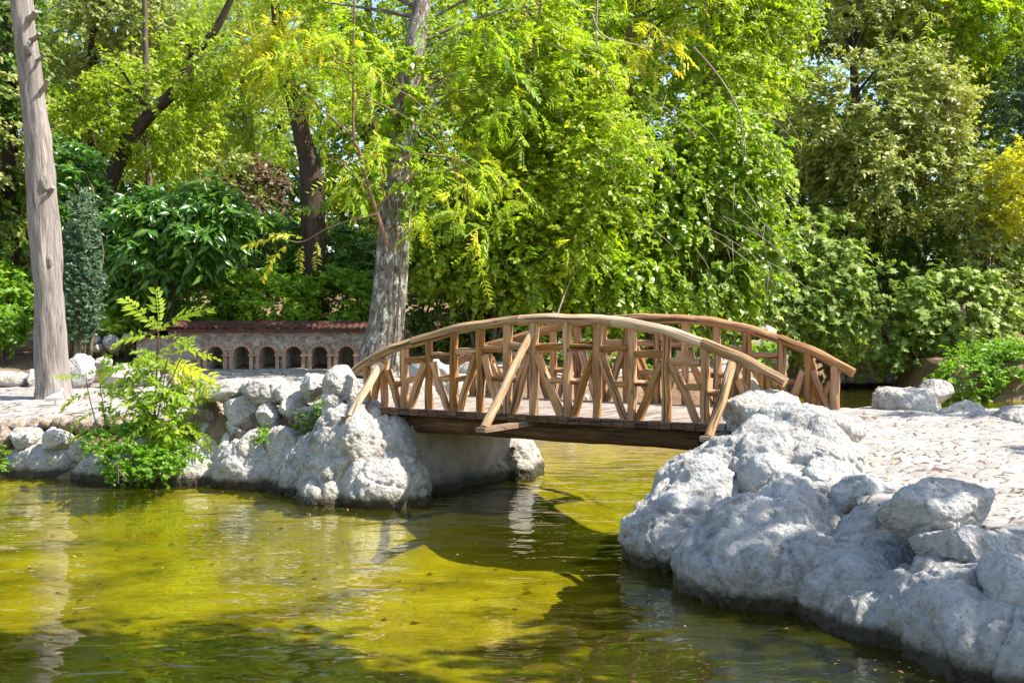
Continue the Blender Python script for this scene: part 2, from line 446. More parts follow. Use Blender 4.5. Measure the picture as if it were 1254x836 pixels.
k = NT('earth'); p = k.pos()
n1 = k.noise(p, 0.8, 5); n2 = k.noise(p, 14, 7, 0.7)
col = k.ramp(n1, [(0.35, (0.20, 0.125, 0.075)), (0.6, (0.34, 0.235, 0.155))])
col = k.mix(k.ramp(n2, [(0.42, 0.6), (0.6, 0)]), col, (0.11, 0.065, 0.036))
z = k.n('SeparateXYZ', {'Vector': p}).outputs[2]
bedn = k.noise(p, 1.1, 5, 0.6); bedf = k.noise(p, 26, 5, 0.65)
bed = k.ramp(bedn, [(0.34, (0.17, 0.13, 0.018)), (0.48, (0.37, 0.285, 0.034)), (0.66, (0.57, 0.455, 0.06))])
bed = k.mix(k.ramp(bedf, [(0.30, 0.75), (0.40, 0)]), bed, (0.16, 0.10, 0.015))
under = k.ramp(z, [(0.0, 1), (0.001, 1), (0.03, 0)])
# ramp clamps at 0, so shift the height first
zs = k.math('ADD', z, 0.05)
under = k.ramp(zs, [(0.02, 1), (0.07, 0)])
col = k.mix(under, col, bed)
M['earth'] = k.done(k.bsdf(col, 0.95, k.bump(n2, 0.7, 0.04), 0.1))
def cat(*a): return np.unique(np.round(np.concatenate(a), 3))
gx = cat(-np.geomspace(16, 900, 22), np.arange(-16, 20.01, 0.2), np.geomspace(20, 900, 22))
gy = cat(-np.geomspace(3, 300, 10), np.arange(-3, 46, 0.2), np.geomspace(46, 1500, 22))
grid(gx, gy, terrain_z, 'ground', M['earth'])

# water: rippled, murky green, the lit bed shows through
k = NT('pond_water'); p = k.pos()
mp = k.n('Mapping', {'Vector': p, 'Scale': (0.7, 1.25, 1.0)}).outputs[0]
w1 = k.noise(mp, 1.5, 1, 0.4, 0.5); w2 = k.noise(mp, 4.2, 1, 0.5, 0.8); w3 = k.noise(mp, 10.0, 1, 0.5)
h = k.math('ADD', k.math('MULTIPLY', w1, 1.0), k.math('ADD', k.math('MULTIPLY', w2, 0.30), k.math('MULTIPLY', w3, 0.05)))
nb = k.bump(h, 0.5, 0.055)
fr = k.n('Fresnel', {'IOR': 1.42, 'Normal': nb}).outputs[0]
gl = k.n('BsdfGlossy', {'Color': (1, 1, 1, 1), 'Roughness': 0.012, 'Normal': nb}).outputs[0]
tr = k.n('BsdfTransparent', {'Color': (0.82, 0.86, 0.30, 1)}).outputs[0]
mk = k.n('BsdfDiffuse', {'Color': (0.16, 0.17, 0.008, 1)}).outputs[0]
body = k.n('MixShader', {0: 0.12, 1: tr, 2: mk}).outputs[0]
M['water'] = k.done(k.n('MixShader', {0: fr, 1: body, 2: gl}).outputs[0])
o = mesh_np('water', [(-70, 1.5, 0), (70, 1.5, 0), (70, 44, 0), (-70, 44, 0)], [[(0, 1, 2, 3)]], M['water'])
tag(o, kind='structure')

# stone paving: crazy paving with real joints
k = NT('crazy_paving'); p = k.pos()
st = k.attr('stone'); jt = k.attr('joint')
n2 = k.noise(p, 16, 6, 0.7); n1 = k.noise(p, 1.2, 4)
col = k.ramp(st, [(0, (0.28, 0.26, 0.235)), (0.5, (0.35, 0.33, 0.305)), (1, (0.41, 0.395, 0.37))])
col = k.mix(k.ramp(n2, [(0.35, 0.45), (0.55, 0)]), col, (0.27, 0.22, 0.17))
col = k.mix(k.ramp(n1, [(0.5, 0), (0.75, 0.22)]), col, (0.33, 0.29, 0.24))
col = k.mix(k.ramp(k.math('ADD', jt, k.math('MULTIPLY', k.math('SUBTRACT', n2, 0.5), 0.5)), [(0.42, 0), (0.74, 0.9)]), col, (0.10, 0.055, 0.03))
M['paving'] = k.done(k.bsdf(col, 0.88, k.bump(n2, 0.5, 0.02), 0.25))
def paving(name, xs, ys, poly, cell, sx=1.0):
    X, Y = np.meshgrid(xs, ys); P = np.stack([X.ravel(), Y.ravel()], 1)
    z = terrain_z(P)
    q = np.column_stack([P[:, 0] / cell / sx, P[:, 1] / cell, np.zeros(len(P))])
    q[:, :2] += 0.25 * np.stack([vnoise(q * 1.7, 3), vnoise(q * 1.7, 4)], 1)
    f1, f2, idv = worley(q, 21, flat=True)
    j = 1 - sstep((f2 - f1) / 0.2)
    z = z + 0.03 + 0.007 * (idv - 0.5) - 0.016 * j + 0.003 * vnoise(np.column_stack([P * 9, z]), 8)
    nx, ny = len(xs), len(ys)
    i = np.arange(ny - 1)[:, None] * nx + np.arange(nx - 1)[None, :]
    Q = np.stack([i, i + 1, i + nx + 1, i + nx], -1).reshape(-1, 4)
    V = np.column_stack([P, z])
    keep = (sd_poly(V[Q].mean(1), poly) < 0) & (sd_poly(V[Q].mean(1), POND) > .42)
    Q = Q[keep]; used, inv = np.unique(Q, return_inverse=True)
    o = mesh_np(name, V[used], [inv.reshape(-1, 4)], M['paving'], attr={'stone': idv[used], 'joint': j[used]})
    return tag(o, kind='structure')
paving('paving', np.arange(1.8, 10, 0.03), np.arange(6.5, 17.0, 0.03),
       np.array([(2.3, 13.0), (2.2, 11.8), (2.9, 10.2), (3.2, 8.6), (3.6, 6.6), (12, 6.6), (12, 13.4), (8, 14.5), (6.9, 15.3), (5.7, 16.1), (4.5, 16.1), (3.3, 14.6)]), 0.125, 1.35)
paving('path', np.arange(-12, 0.5, 0.05), np.arange(15.9, 26, 0.05),
       np.array([(-14, 19.6), (-7.5, 18.2), (-5.2, 17.9), (-4.2, 18.3), (-2.6, 17.2), (-1.6, 16.0), (-0.2, 18.2), (-0.3, 20), (-1.2, 22.5), (-2, 25.9), (-6.6, 25.9), (-8, 23.2), (-14, 22.6)]), 0.24, 1.3)

paving('path', np.arange(-1, 9, 0.08), np.arange(25, 38, 0.08), np.array([(-1, 26.3), (1.4, 26.2), (4.2, 28), (5.8, 31), (7.0, 36), (5, 37), (2, 31), (-1, 29)]), 0.3, 1.3)
# ------------------------------------------------------------------ rocks
_ICO = {}
def ico(sub):
    if sub not in _ICO:
        bm = bmesh.new(); bmesh.ops.create_icosphere(bm, subdivisions=sub, radius=1)
        bm.verts.ensure_lookup_table()
        _ICO[sub] = (np.array([v.co[:] for v in bm.verts]), np.array([[v.index for v in f.verts] for f in bm.faces]))
        bm.free()
    return _ICO[sub]
def facet(v, rs, n, lo, hi, soft=0.08):
    for _ in range(n):
        d = norm(rs.normal(size=3)); h = rs.uniform(lo, hi)
        e = v @ d - h
        v = v - d * (np.where(e > 0, e - soft * (1 - np.exp(-np.maximum(e, 0) / soft)), 0))[:, None]
    return v
def rock_detail(V, N, size, seed, amp=1.0, cr=1.0):
    q = V / size
    d = 0.13 * fbm(q * 1.3, 3, seed) + 0.06 * ridged(q * 1.7, 3, seed + 9) - 0.03
    w = q + 0.22 * np.stack([vnoise(q * 2.2, seed + i) for i in range(3)], 1)
    f1, f2, idv = worley(w * 1.55, seed + 3)
    e = f2 - f1
    d = d + cr * (0.15 * (idv - .5) * sstep(e / .3) - 0.10 * np.exp(-(e / .07) ** 2))
    f1, f2, idv = worley(w * 3.6 + 5, seed + 4)
    e = f2 - f1
    d = d + cr * (0.05 * (idv - .5) * sstep(e / .3) - 0.03 * np.exp(-(e / .08) ** 2))
    f1, f2, _ = worley(q * 9 + 0.4 * fbm(q * 5, 2, seed)[:, None], seed + 5)
    m = sstep((fbm(q * 1.5, 2, seed + 21) + .1) / .5)
    d = d - 0.10 * m * np.maximum(0, 0.42 - f1)
    f1, f2, _ = worley(w * 4.5 + 9, seed + 6)
    d = d - 0.10 * sstep((fbm(q * 1.1 + 3, 2, seed + 31) + .25) / .5) * np.maximum(0, 0.45 - f1) + 0.03 * fbm(q * 10, 5, seed + 7, .65) + 0.018 * ridged(q * 5, 3, seed + 17)
    return V + N * (d * size * 0.62 * amp)[:, None]
def mesh_normals(V, Fc):
    a = np.cross(V[Fc[:, 1]] - V[Fc[:, 0]], V[Fc[:, 2]] - V[Fc[:, 0]])
    N = np.zeros_like(V)
    for i in range(Fc.shape[1]): np.add.at(N, Fc[:, i], a)
    return norm(N)
def rock(box, d, ry, seed, label, mat='rock_white', sub=4, name='rock', cat='rock', group=None, amp=1.0, nf=11, parent=None, tilt=0.25, base=0.0):
    rs = np.random.RandomState(seed)
    v, f = ico(sub)
    v = facet(v.copy(), rs, nf, 0.55, 0.88)
    v = v / np.abs(v).max(0)
    x0, y0, x1, y1 = box
    c = W((x0 + x1) / 2, (y0 + y1) / 2, d)
    r = np.array([(x1 - x0) / 2 / F * d, ry, (y1 - y0) / 2 / F * d])
    c[2] -= base * r[2]; r[2] *= 1 + base
    V = v * r
    a = rs.uniform(-tilt, tilt)
    ca, sa = math.cos(a), math.sin(a)
    V = V @ np.array([[1, 0, 0], [0, 1, 0], [0, 0, 1]])
    V = np.stack([V[:, 0] * ca + V[:, 1] * sa * 0.4, V[:, 1], V[:, 2] + V[:, 0] * sa * 0.35], 1) + c
    N = mesh_normals(V, f)
    V = rock_detail(V, N, float(np.mean(r)) * 1.1, seed, amp)
    o = mesh_np(name, V, [f], M[mat], parent, loc=(c[0], c[1], c[2] - r[2]))
    if parent is None: tag(o, label, cat, group)
    return o
def mass(ells, seed, label, mat, voxel, name, cat='rock', amp=1.0, size=0.8, smooth=8, group=None, nf=7, cr=1.0):
    rs = np.random.RandomState(seed)
    Vs, Fs, n = [], [], 0
    v0, f0 = ico(4)
    for (x0, y0, x1, y1, d, ry) in ells:
        v = facet(v0.copy(), rs, nf, 0.72, 0.95, 0.12)
        c = W((x0 + x1) / 2, (y0 + y1) / 2, d)
        r = np.array([(x1 - x0) / 2 / F * d, ry, (y1 - y0) / 2 / F * d]) * 1.05
        Vs.append(v * r + c); Fs.append(f0 + n); n += len(v)
    o = mesh_np('union', np.vstack(Vs), [np.vstack(Fs)], None)
    m = o.modifiers.new('r', 'REMESH'); m.mode = 'VOXEL'; m.voxel_size = voxel
    m2 = o.modifiers.new('s', 'SMOOTH'); m2.factor = 0.5; m2.iterations = smooth
    dg = bpy.context.evaluated_depsgraph_get()
    me = bpy.data.meshes.new_from_object(o.evaluated_get(dg))
    V = np.zeros(len(me.vertices) * 3, np.float32); me.vertices.foreach_get('co', V); V = V.reshape(-1, 3).astype(float)
    lt = np.zeros(len(me.polygons), np.int32); me.polygons.foreach_get('loop_total', lt)
    lv = np.zeros(len(me.loops), np.int32); me.loops.foreach_get('vertex_index', lv)
    st = np.concatenate([[0], np.cumsum(lt)[:-1]])
    quads = np.stack([lv[st[lt == 4] + i] for i in range(4)], 1)
    tris = np.stack([lv[st[lt == 3] + i] for i in range(3)], 1) if (lt == 3).any() else np.zeros((0, 3), int)
    bpy.data.objects.remove(o); bpy.data.meshes.remove(me)
    N = mesh_normals(V, quads)
    V = rock_detail(V, N, size, seed, amp, cr)
    V = rock_detail(V, N, size * 0.3, seed + 40, amp * 0.45, .35)
    c = V.mean(0); c[2] = V[:, 2].min()
    o = mesh_np(name, V, [quads, tris], M[mat], loc=c)
    return tag(o, label, cat, group)

# right bank
mass([(880, 500, 1060, 700, 12.4, 1.0), (765, 590, 900, 730, 11.5, 0.7), (796, 560, 915, 710, 12.1, 0.7), (845, 540, 930, 640, 12.4, .5), (835, 615, 1010, 780, 10.4, 0.9),
      (910, 640, 1045, 790, 10.0, 0.7), (900, 590, 1040, 720, 10.8, 0.6), (895, 540, 1010, 650, 12.0, 0.7), (960, 665, 1120, 815, 9.6, 0.8), (1000, 710, 1180, 870, 9.0, 0.7),
      (1010, 628, 1140, 750, 10.0, 0.6), (1080, 690, 1280, 900, 8.4, 0.8), (1190, 690, 1420, 970, 7.8, 0.8), (1120, 655, 1310, 770, 9.0, 0.7), (1300, 700, 1650, 1000, 7.4, 0.9), (1250, 665, 1420, 760, 8.9, 0.6)],
     3, 'big grey karst rock bank sloping from the bridge into the water beside the paving', 'rock_grey', 0.026, 'rock_outcrop', 'rock bank', 0.78, 0.9, 4, cr=.9)
R = [((1078, 588, 1216, 668), 9.2, .42, 11, 'large domed grey boulder on the right bank beside the paving, in front of the path', 5),
     ((1126, 645, 1242, 694), 8.75, .33, 12, 'flat rounded grey boulder wedged just below the big domed boulder', 5),
     ((1195, 678, 1300, 780), 8.1, .45, 13, 'rough grey boulder cut off by the right edge of the photo', 5),
     ((893, 482, 978, 535), 12.9, .42, 14, 'white knobbly rock heaped highest, directly in front of the short handrail end', 5),
     ((955, 499, 1052, 548), 12.7, .45, 15, 'flat white sunlit rock on top of the bank right of the bridge end', 5),
     ((946, 525, 1010, 566), 12.1, .32, 16, 'small rounded white rock with a green sprig, under the flat sunlit rock', 5),
     ((983, 541, 1070, 600), 11.8, .42, 17, 'white angular boulder overhanging the paving edge, brown hollow beneath', 5),
     ((984, 566, 1058, 640), 11.35, .45, 191, 'pale rock at the paving edge left of the big domed boulder', 5),
     ((1006, 580, 1092, 655), 10.85, .45, 192, 'low pale rock touching the left foot of the big domed boulder', 5),
     ((1195, 650, 1262, 700), 8.9, .35, 193, 'pale rounded rock right of the flat boulder, at the edge of the paving', 5),
     ((905, 604, 1022, 700), 10.25, .38, 18, 'bulging grey boulder in the middle of the right bank', 5)]
for b, d, ry, s, lab, sub in R:
    b = (b[0] - 5, b[1] - 4, b[2] + 5, b[3] + 8)
    rock(b, d, ry, s, lab, 'rock_white' if s in (14, 15, 16, 17) else 'rock_grey', sub + 1 if sub > 4 else sub, 'boulder', 'boulder', amp=0.6)
# boulders closing the terrace on its far side
for b, d, ry, s, lab in [((1062, 467, 1150, 515), 15.4, .5, 21, 'long white boulder at the far edge of the paving, nearest the bridge'),
                         ((1140, 489, 1206, 524), 15.0, .38, 22, 'lower pointed white boulder next to the long one at the paving edge'),
                         ((1214, 497, 1290, 536), 14.3, .42, 23, 'white boulder at the paving edge cut by the right side of the photo'),
                         ((1192, 497, 1206, 520), 15.2, .2, 24, 'small grey stone standing behind the pointed boulder'),
                         ((1200, 509, 1218, 526), 14.7, .16, 25, 'little round stone between two boulders at the paving edge'),
                         ((1120, 463, 1166, 490), 16.2, .3, 26, 'white rock peeping out behind the long boulder by the water')]:
    rock(b, d, ry, s, lab, 'rock_white', 5, 'boulder', 'boulder', amp=0.7, base=0.25)

# left bank: the rock foot along the water and the nose under the bridge
mass([(-140, 540, 40, 625, 18.1, 0.5), (0, 540, 130, 625, 17.75, 0.5), (95, 545, 210, 630, 17.3, 0.5), (180, 545, 300, 632, 17.0, 0.55), (260, 535, 380, 632, 16.6, 0.5), (330, 530, 430, 640, 16.2, 0.5)],
     5, 'low pale rock foot running along the water under the left path', 'rock_white', 0.03, 'rock_ledge', 'rock ledge', 0.75, 0.6, 4)
mass([(368, 500, 512, 665, 15.5, 0.6), (340, 530, 450, 655, 15.9, 0.55), (398, 496, 490, 610, 15.8, 0.55), (420, 555, 520, 660, 15.0, 0.5), (368, 580, 445, 655, 15.1, 0.4), (440, 505, 508, 600, 15.6, .5)],
     6, 'tall white rock nose standing in the water under the left end of the bridge', 'rock_white', 0.026, 'rock_nose', 'rock', 0.8, 0.7, 3, cr=1.2)
ST = [((412, 508, 452, 566), 15.05, .26, 'egg shaped white boulder set into the face of the rock nose'),
      ((394, 560, 420, 588), 15.0, .2, 'small pale stone jutting from the lower left of the rock nose'),
      ((398, 448, 442, 486), 16.1, .34, 'pointed pale boulder on top of the wall beside the left handrail end'),
      ((394, 478, 424, 516), 15.95, .25, 'grey block below the pointed pale boulder'),
      ((254, 464, 318, 488), 17.2, .4, 'long flat cap stone with a dark hollow under its left end'),
      ((300, 462, 350, 492), 17.0, .4, 'sunlit cap stone in the middle of the left stone wall'),
      ((338, 468, 376, 494), 16.8, .35, 'cap stone sloping down right of the sunlit cap stone'),
      ((368, 458, 402, 486), 16.5, .35, 'narrow leaning cap stone left of the pointed pale boulder'),
      ((277, 484, 319, 513), 17.0, .3, 'square tan block in the left stone wall under the cap stones'),
      ((316, 494, 346, 528), 16.7, .3, 'rounded grey stone right of the square tan block'),
      ((343, 484, 370, 510), 16.6, .28, 'tan triangular stone under the sloping cap stone'),
      ((362, 490, 398, 524), 16.4, .3, 'grey slanting stone between the tan triangle and the bridge'),
      ((277, 513, 298, 530), 16.9, .2, 'small white stone below the square tan block'),
      ((295, 509, 314, 524), 16.85, .18, 'small brown stone tucked below the square tan block'),
      ((290, 522, 306, 535), 16.75, .15, 'smallest brown pebble in the hollow of the left wall'),
      ((292, 526, 336, 566), 16.5, .3, 'rounded white boulder low in the left bank, over the wet ledge'),
      ((328, 516, 380, 560), 16.3, .35, 'broad grey boulder with a tuft of grass over it'),
      ((240, 536, 282, 572), 16.95, .3, 'white slab leaning low in the bank right of the green herbs'),
      ((262, 530, 296, 560), 16.9, .28, 'white stone right of the leaning slab'),
      ((243, 518, 262, 536), 17.2, .2, 'small white stone on the dry leaf slope beside the sapling'),
      ((226, 500, 262, 530), 17.6, .35, 'dark earthy lump on the slope right of the sapling'),
      ((240, 470, 276, 505), 17.8, .35, 'grey brown lump at the left end of the stone wall'),
      ((161, 526, 188, 556), 16.85, .22, 'white pointed stone rising out of the green herbs'),
      ((15, 520, 50, 545), 17.7, .3, 'rounded stone on the bank at the far left, over the ledge'),
      ((48, 524, 88, 550), 17.5, .3, 'pale flat stone left of the green herbs'),
      ((88, 534, 110, 562), 17.3, .25, 'pale upright stone touching the left side of the green herbs'),
      ((-12, 522, 18, 548), 17.9, .3, 'brownish stone at the left edge of the photo above the ledge'),
      ((225, 545, 252, 580), 16.85, .25, 'grey stone low beside the right side of the green herbs')]
for i, (b, d, ry, lab) in enumerate(ST):
    gx_, gy_ = (b[2] - b[0]) * .07, (b[3] - b[1]) * .09
    b = (b[0] - gx_, b[1] - gy_ * .5, b[2] + gx_, b[3] + gy_ * 1.5)
    rock(b, d, ry, 60 + i, lab, 'rock_brown' if i in (13, 14, 20, 21, 26) else 'rock_white', 5 if (b[2] - b[0]) > 26 else 4, 'stone', 'stone', amp=0.75, nf=13, base=0.15)
# row of brown rubble edging the left path
rs = np.random.RandomState(8)
for i in range(26):
    x = -10 + i * 11.6 + rs.uniform(-4, 4); y = 519 + rs.uniform(-5, 7) + (x > 150) * 4; w = rs.uniform(9, 16)
    rock((x - w, y - w * .55, x + w, y + w * .6), 18.15 - x * .0022, .2, 130 + i, 'brown rubble stone in the edging of the left path', 'rock_brown', 3, 'rubble_stone', 'stone', 'rubble edging the left path', amp=0.8, base=0.3)
# rocks behind the pine trunk
for i, (b, d, lab) in enumerate([((82, 432, 116, 470), 22.4, 'dark topped rock right beside the pine trunk'), ((117, 436, 140, 450), 23.2, 'pale wedge rock behind the sapling tip, right of the dark topped rock'),
                                 ((128, 446, 170, 472), 22.4, 'mottled rock between the pine trunk and the aviary wall'), ((-8, 453, 36, 474), 22.6, 'long low rock left of the pine trunk'),
                                 ((36, 452, 48, 472), 22.5, 'small rock touching the left side of the pine trunk'), ((127, 408, 150, 428), 26.5, 'grey rock under the shrubs at the corner of the tiled roof'),
                                 ((114, 410, 126, 420), 26.6, 'small pale stone left of the grey rock under the shrubs'), ((116, 420, 128, 430), 26.4, 'small low stone in front of the pale one under the shrubs'),
                                 ((148, 408, 163, 420), 26.6, 'stone touching the left hip of the tiled roof'), ((160, 440, 200, 468), 22.6, 'pale rock half hidden behind the sapling'),
                                 ((205, 452, 240, 474), 21.5, 'flat pale rock at the left foot of the aviary wall'), ((-4, 410, 18, 420), 28, 'flat stone on the brown slope at the far left'), ((34, 412, 46, 422), 28, 'upright stone on the brown slope behind the pine trunk')]):
    rock(b, d, .35 if i < 6 else .22, 170 + i, lab, 'rock_white' if i not in (0, 5) else 'rock_grey', 4, 'rock', 'rock', amp=0.8, base=0.2)
# far bank rocks
rs = np.random.RandomState(12)
for i in range(16):
    x = 1032 + i * 8.2 + rs.uniform(-3, 3); h = rs.uniform(7, 13); w = rs.uniform(7, 11)
    rock((x - w, 469 - h * 1.5, x + w, 474), 39.2, .5, 200 + i, 'pale rock lining the far bank under the fig bushes', 'rock_white', 3, 'rock', 'rock', 'rocks lining the far bank', amp=0.9)
for b, d, ry, s, lab in [((528, 456, 580, 500), 20.2, .45, 311, 'white rock beyond the bridge deck, seen through the left bays of the railing'),
                         ((570, 462, 630, 500), 20.8, .4, 312, 'white rock beyond the deck, seen behind the long middle strut'),
                         ((490, 462, 536, 500), 20.0, .4, 313, 'pale rock beyond the deck, seen through the first bays of the left railing'),
                         ((500, 436, 560, 470), 23.5, .5, 314, 'grey rock behind the left railing, at the foot of the dark shrub'),
                         ((556, 440, 610, 468), 24, .5, 315, 'mottled rock behind the railing, right of the grey one under the dark shrub')]:
    rock(b, d, ry, s, lab, 'rock_white' if s < 314 else 'rock_grey', 4, 'rock', 'rock', amp=.9, base=.3)
rs = np.random.RandomState(14)
for i in range(22):
    x = 520 + i * 19 + rs.uniform(-6, 6); d = float(np.interp(x, [520, 700, 800, 960], [24.9, 26, 27.5, 31])); by = HY + (CAMZ - .1) * F / d
    w = rs.uniform(14, 28); h = rs.uniform(22, 46) - 14 * (640 < x < 800)
    rock((x - w, by - h - 12, x + w, by + 8), d, .6, 230 + i, 'rock in the broken bank seen through the bridge railings', ['rock_white', 'rock_grey', 'rock_brown'][i % 3], 4, 'rock', 'rock', 'rocks in the bank behind the bridge', amp=0.9)
for i in range(22):
    x = 530 + i * 16 + rs.uniform(-6, 6); d = float(np.interp(x, [520, 700, 800, 960], [27.2, 28.6, 30, 34])); by = HY + (CAMZ - .75) * F / d
    w = rs.uniform(9, 20); h = rs.uniform(12, 30)
    rock((x - w, by - h, x + w, by + 9), d, .5, 260 + i, 'rock in the broken bank seen through the bridge railings', ['rock_white', 'rock_grey', 'rock_brown'][i % 3], 4, 'rock', 'rock', 'rocks in the bank behind the bridge', amp=0.9)
rock((905, 415, 968, 478), 33, .8, 301, 'brown earthy lump hung with roots behind the far railing', 'rock_brown', 5, 'bank_lump', 'rock', amp=1.2)
rock((925, 398, 950, 412), 34, .4, 302, 'grey stone showing among leaves above the far handrail', 'rock_grey', 4, 'rock', 'rock')

# ------------------------------------------------------------------ left bridge abutment
k = NT('stained_concrete'); p = k.pos()
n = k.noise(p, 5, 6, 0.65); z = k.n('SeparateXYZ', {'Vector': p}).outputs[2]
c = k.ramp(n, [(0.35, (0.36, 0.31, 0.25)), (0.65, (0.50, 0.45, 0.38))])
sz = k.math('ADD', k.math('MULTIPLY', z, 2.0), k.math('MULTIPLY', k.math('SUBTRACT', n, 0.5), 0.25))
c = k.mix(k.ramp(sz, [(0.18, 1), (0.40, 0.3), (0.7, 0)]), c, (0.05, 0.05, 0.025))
M['concrete'] = k.done(k.bsdf(c, 0.92, k.bump(k.noise(p, 22, 6, 0.7), 0.5, 0.03), 0.2))

BL = np.array([-2.01, 15.9]); BU = np.array([0.849, -0.529]); BV = np.array([0.529, 0.849])
DECK = CAMZ - 1.18
def bp(t, v, z): return np.array([*(BL + t * BU + v * BV), z])
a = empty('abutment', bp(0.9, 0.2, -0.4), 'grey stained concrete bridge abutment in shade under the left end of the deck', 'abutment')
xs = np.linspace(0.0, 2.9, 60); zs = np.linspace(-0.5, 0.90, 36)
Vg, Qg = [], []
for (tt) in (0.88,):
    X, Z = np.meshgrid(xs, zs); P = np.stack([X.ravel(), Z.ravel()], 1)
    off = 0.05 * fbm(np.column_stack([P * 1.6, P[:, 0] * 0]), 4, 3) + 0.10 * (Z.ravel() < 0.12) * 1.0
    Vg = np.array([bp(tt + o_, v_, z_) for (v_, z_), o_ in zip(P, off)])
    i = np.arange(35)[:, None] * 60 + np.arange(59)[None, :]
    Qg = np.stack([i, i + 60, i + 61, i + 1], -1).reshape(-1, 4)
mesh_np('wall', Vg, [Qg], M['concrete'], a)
T = Tubes(); T.box(bp(0.3, 1.75, 0.2), np.array([*BU, 0]) * .52, np.array([*BV, 0]) * 1.1, (0, 0, .68)); T.build('core', M['concrete'], a, smooth=False)
T = Tubes(); T.box(bp(0.55, 0.1, 0.98), np.array([*BU, 0]) * .09, np.array([*BV, 0]) * .09, (0, 0, .09)); T.build('bearing_block', M['rock_white'], a, smooth=False)
mass([(560, 520, 640, 615, 17.9, 0.5), (596, 532, 660, 620, 17.7, 0.5), (560, 550, 622, 620, 17.3, 0.4), (600, 520, 656, 605, 18.3, .5), (622, 538, 664, 612, 18.2, .45)], 7,
     'sunlit white rock standing in the water at the far end of the abutment', 'rock_white', 0.025, 'rock', 'rock', 0.8, 0.5, 5)
# right bearing block
T = Tubes(); T.box(onz(884, 527, 0.86), np.array([*BU, 0]) * .07, np.array([*BV, 0]) * .3, (0, 0, .12))
o = T.build('bearing_beam', M['plank_end'], None, smooth=False, loc=onz(884, 527, 0.75)); tag(o, 'short tan timber block under the right end of the deck, against the rock', 'timber block')

# ------------------------------------------------------------------ the bridge
br = empty('footbridge', bp(2.85, 1.25, DECK), 'rustic arched wooden log footbridge crossing the green pond', 'footbridge')
def tpx(px, v=0.0):
    kk = (px - CX) / F; L = BL + v * BV
    return (kk * L[1] - L[0]) / (BU[0] - kk * BU[1])
def zpx(px, py, v=0.0):
    t = tpx(px, v); d = (BL + t * BU + v * BV)[1]
    return t, CAMZ - (py - HY) / F * d
railpx = [(436, 454), (505, 419), (572, 402), (636, 392), (690, 391.5), (753, 393.5), (808, 404), (862, 421), (910, 441), (961, 468)]
RAIL = np.array([zpx(*q) for q in railpx])
def railz(t): return float(np.interp(t, RAIL[:, 0], RAIL[:, 1]))
rb = random.Random(4)
WID = 2.45
postpx = [450, 471, 495.5, 526, 556, 588.6, 621, 653.6, 695, 732, 774, 816, 863, 899, 936]
PT = [tpx(x) for x in postpx]
seed = [0]
def log(name, a, b, r, mat, sides=10, rough=0.10, bend=0.012, flat=1.0, n=None):
    seed[0] += 1
    a, b = np.asarray(a, float), np.asarray(b, float)
    L = np.linalg.norm(b - a); n = n or max(8, int(L / 0.06))
    s = np.linspace(0, 1, n)
    ax = norm(np.cross(b - a, [0.2, 0.3, 0.9])); ay = norm(np.cross(b - a, ax))
    ph = rb.uniform(0, 6); bx = rb.uniform(-1, 1) * bend; by = rb.uniform(-1, 1) * bend
    P = a + (b - a) * s[:, None] + ax * (bx * np.sin(s * math.pi * 1.0 + 0) + 0.004 * np.sin(s * 9 + ph))[:, None] + ay * (by * np.sin(s * math.pi) + 0.004 * np.sin(s * 11 + ph))[:, None]
    R_ = r * np.linspace(1.06, 0.95, n) if rb.random() < .5 else r * np.linspace(0.95, 1.06, n)
    return Tubes().tube(P, R_, sides, rough, seed[0], flat=flat, lump=2.4).build(name, M[mat], br)
# planks of the deck: one part, boards across
T = Tubes(); t = -0.25; i = 0
while t < 5.55:
    w = rb.uniform(.125, .15)
    sag = 0.0
    T.box(bp(t + w / 2, WID / 2 - .05 + rb.uniform(-.015, .015), DECK - .033 + rb.uniform(-.003, .003)), np.array([*BU, 0]) * (w / 2 - .006), np.array([*BV, 0]) * (WID / 2 + .08), (0, 0, .031), seed=i)
    t += w; i += 1
deck = T.build('deck', M['plank'], br, smooth=False)
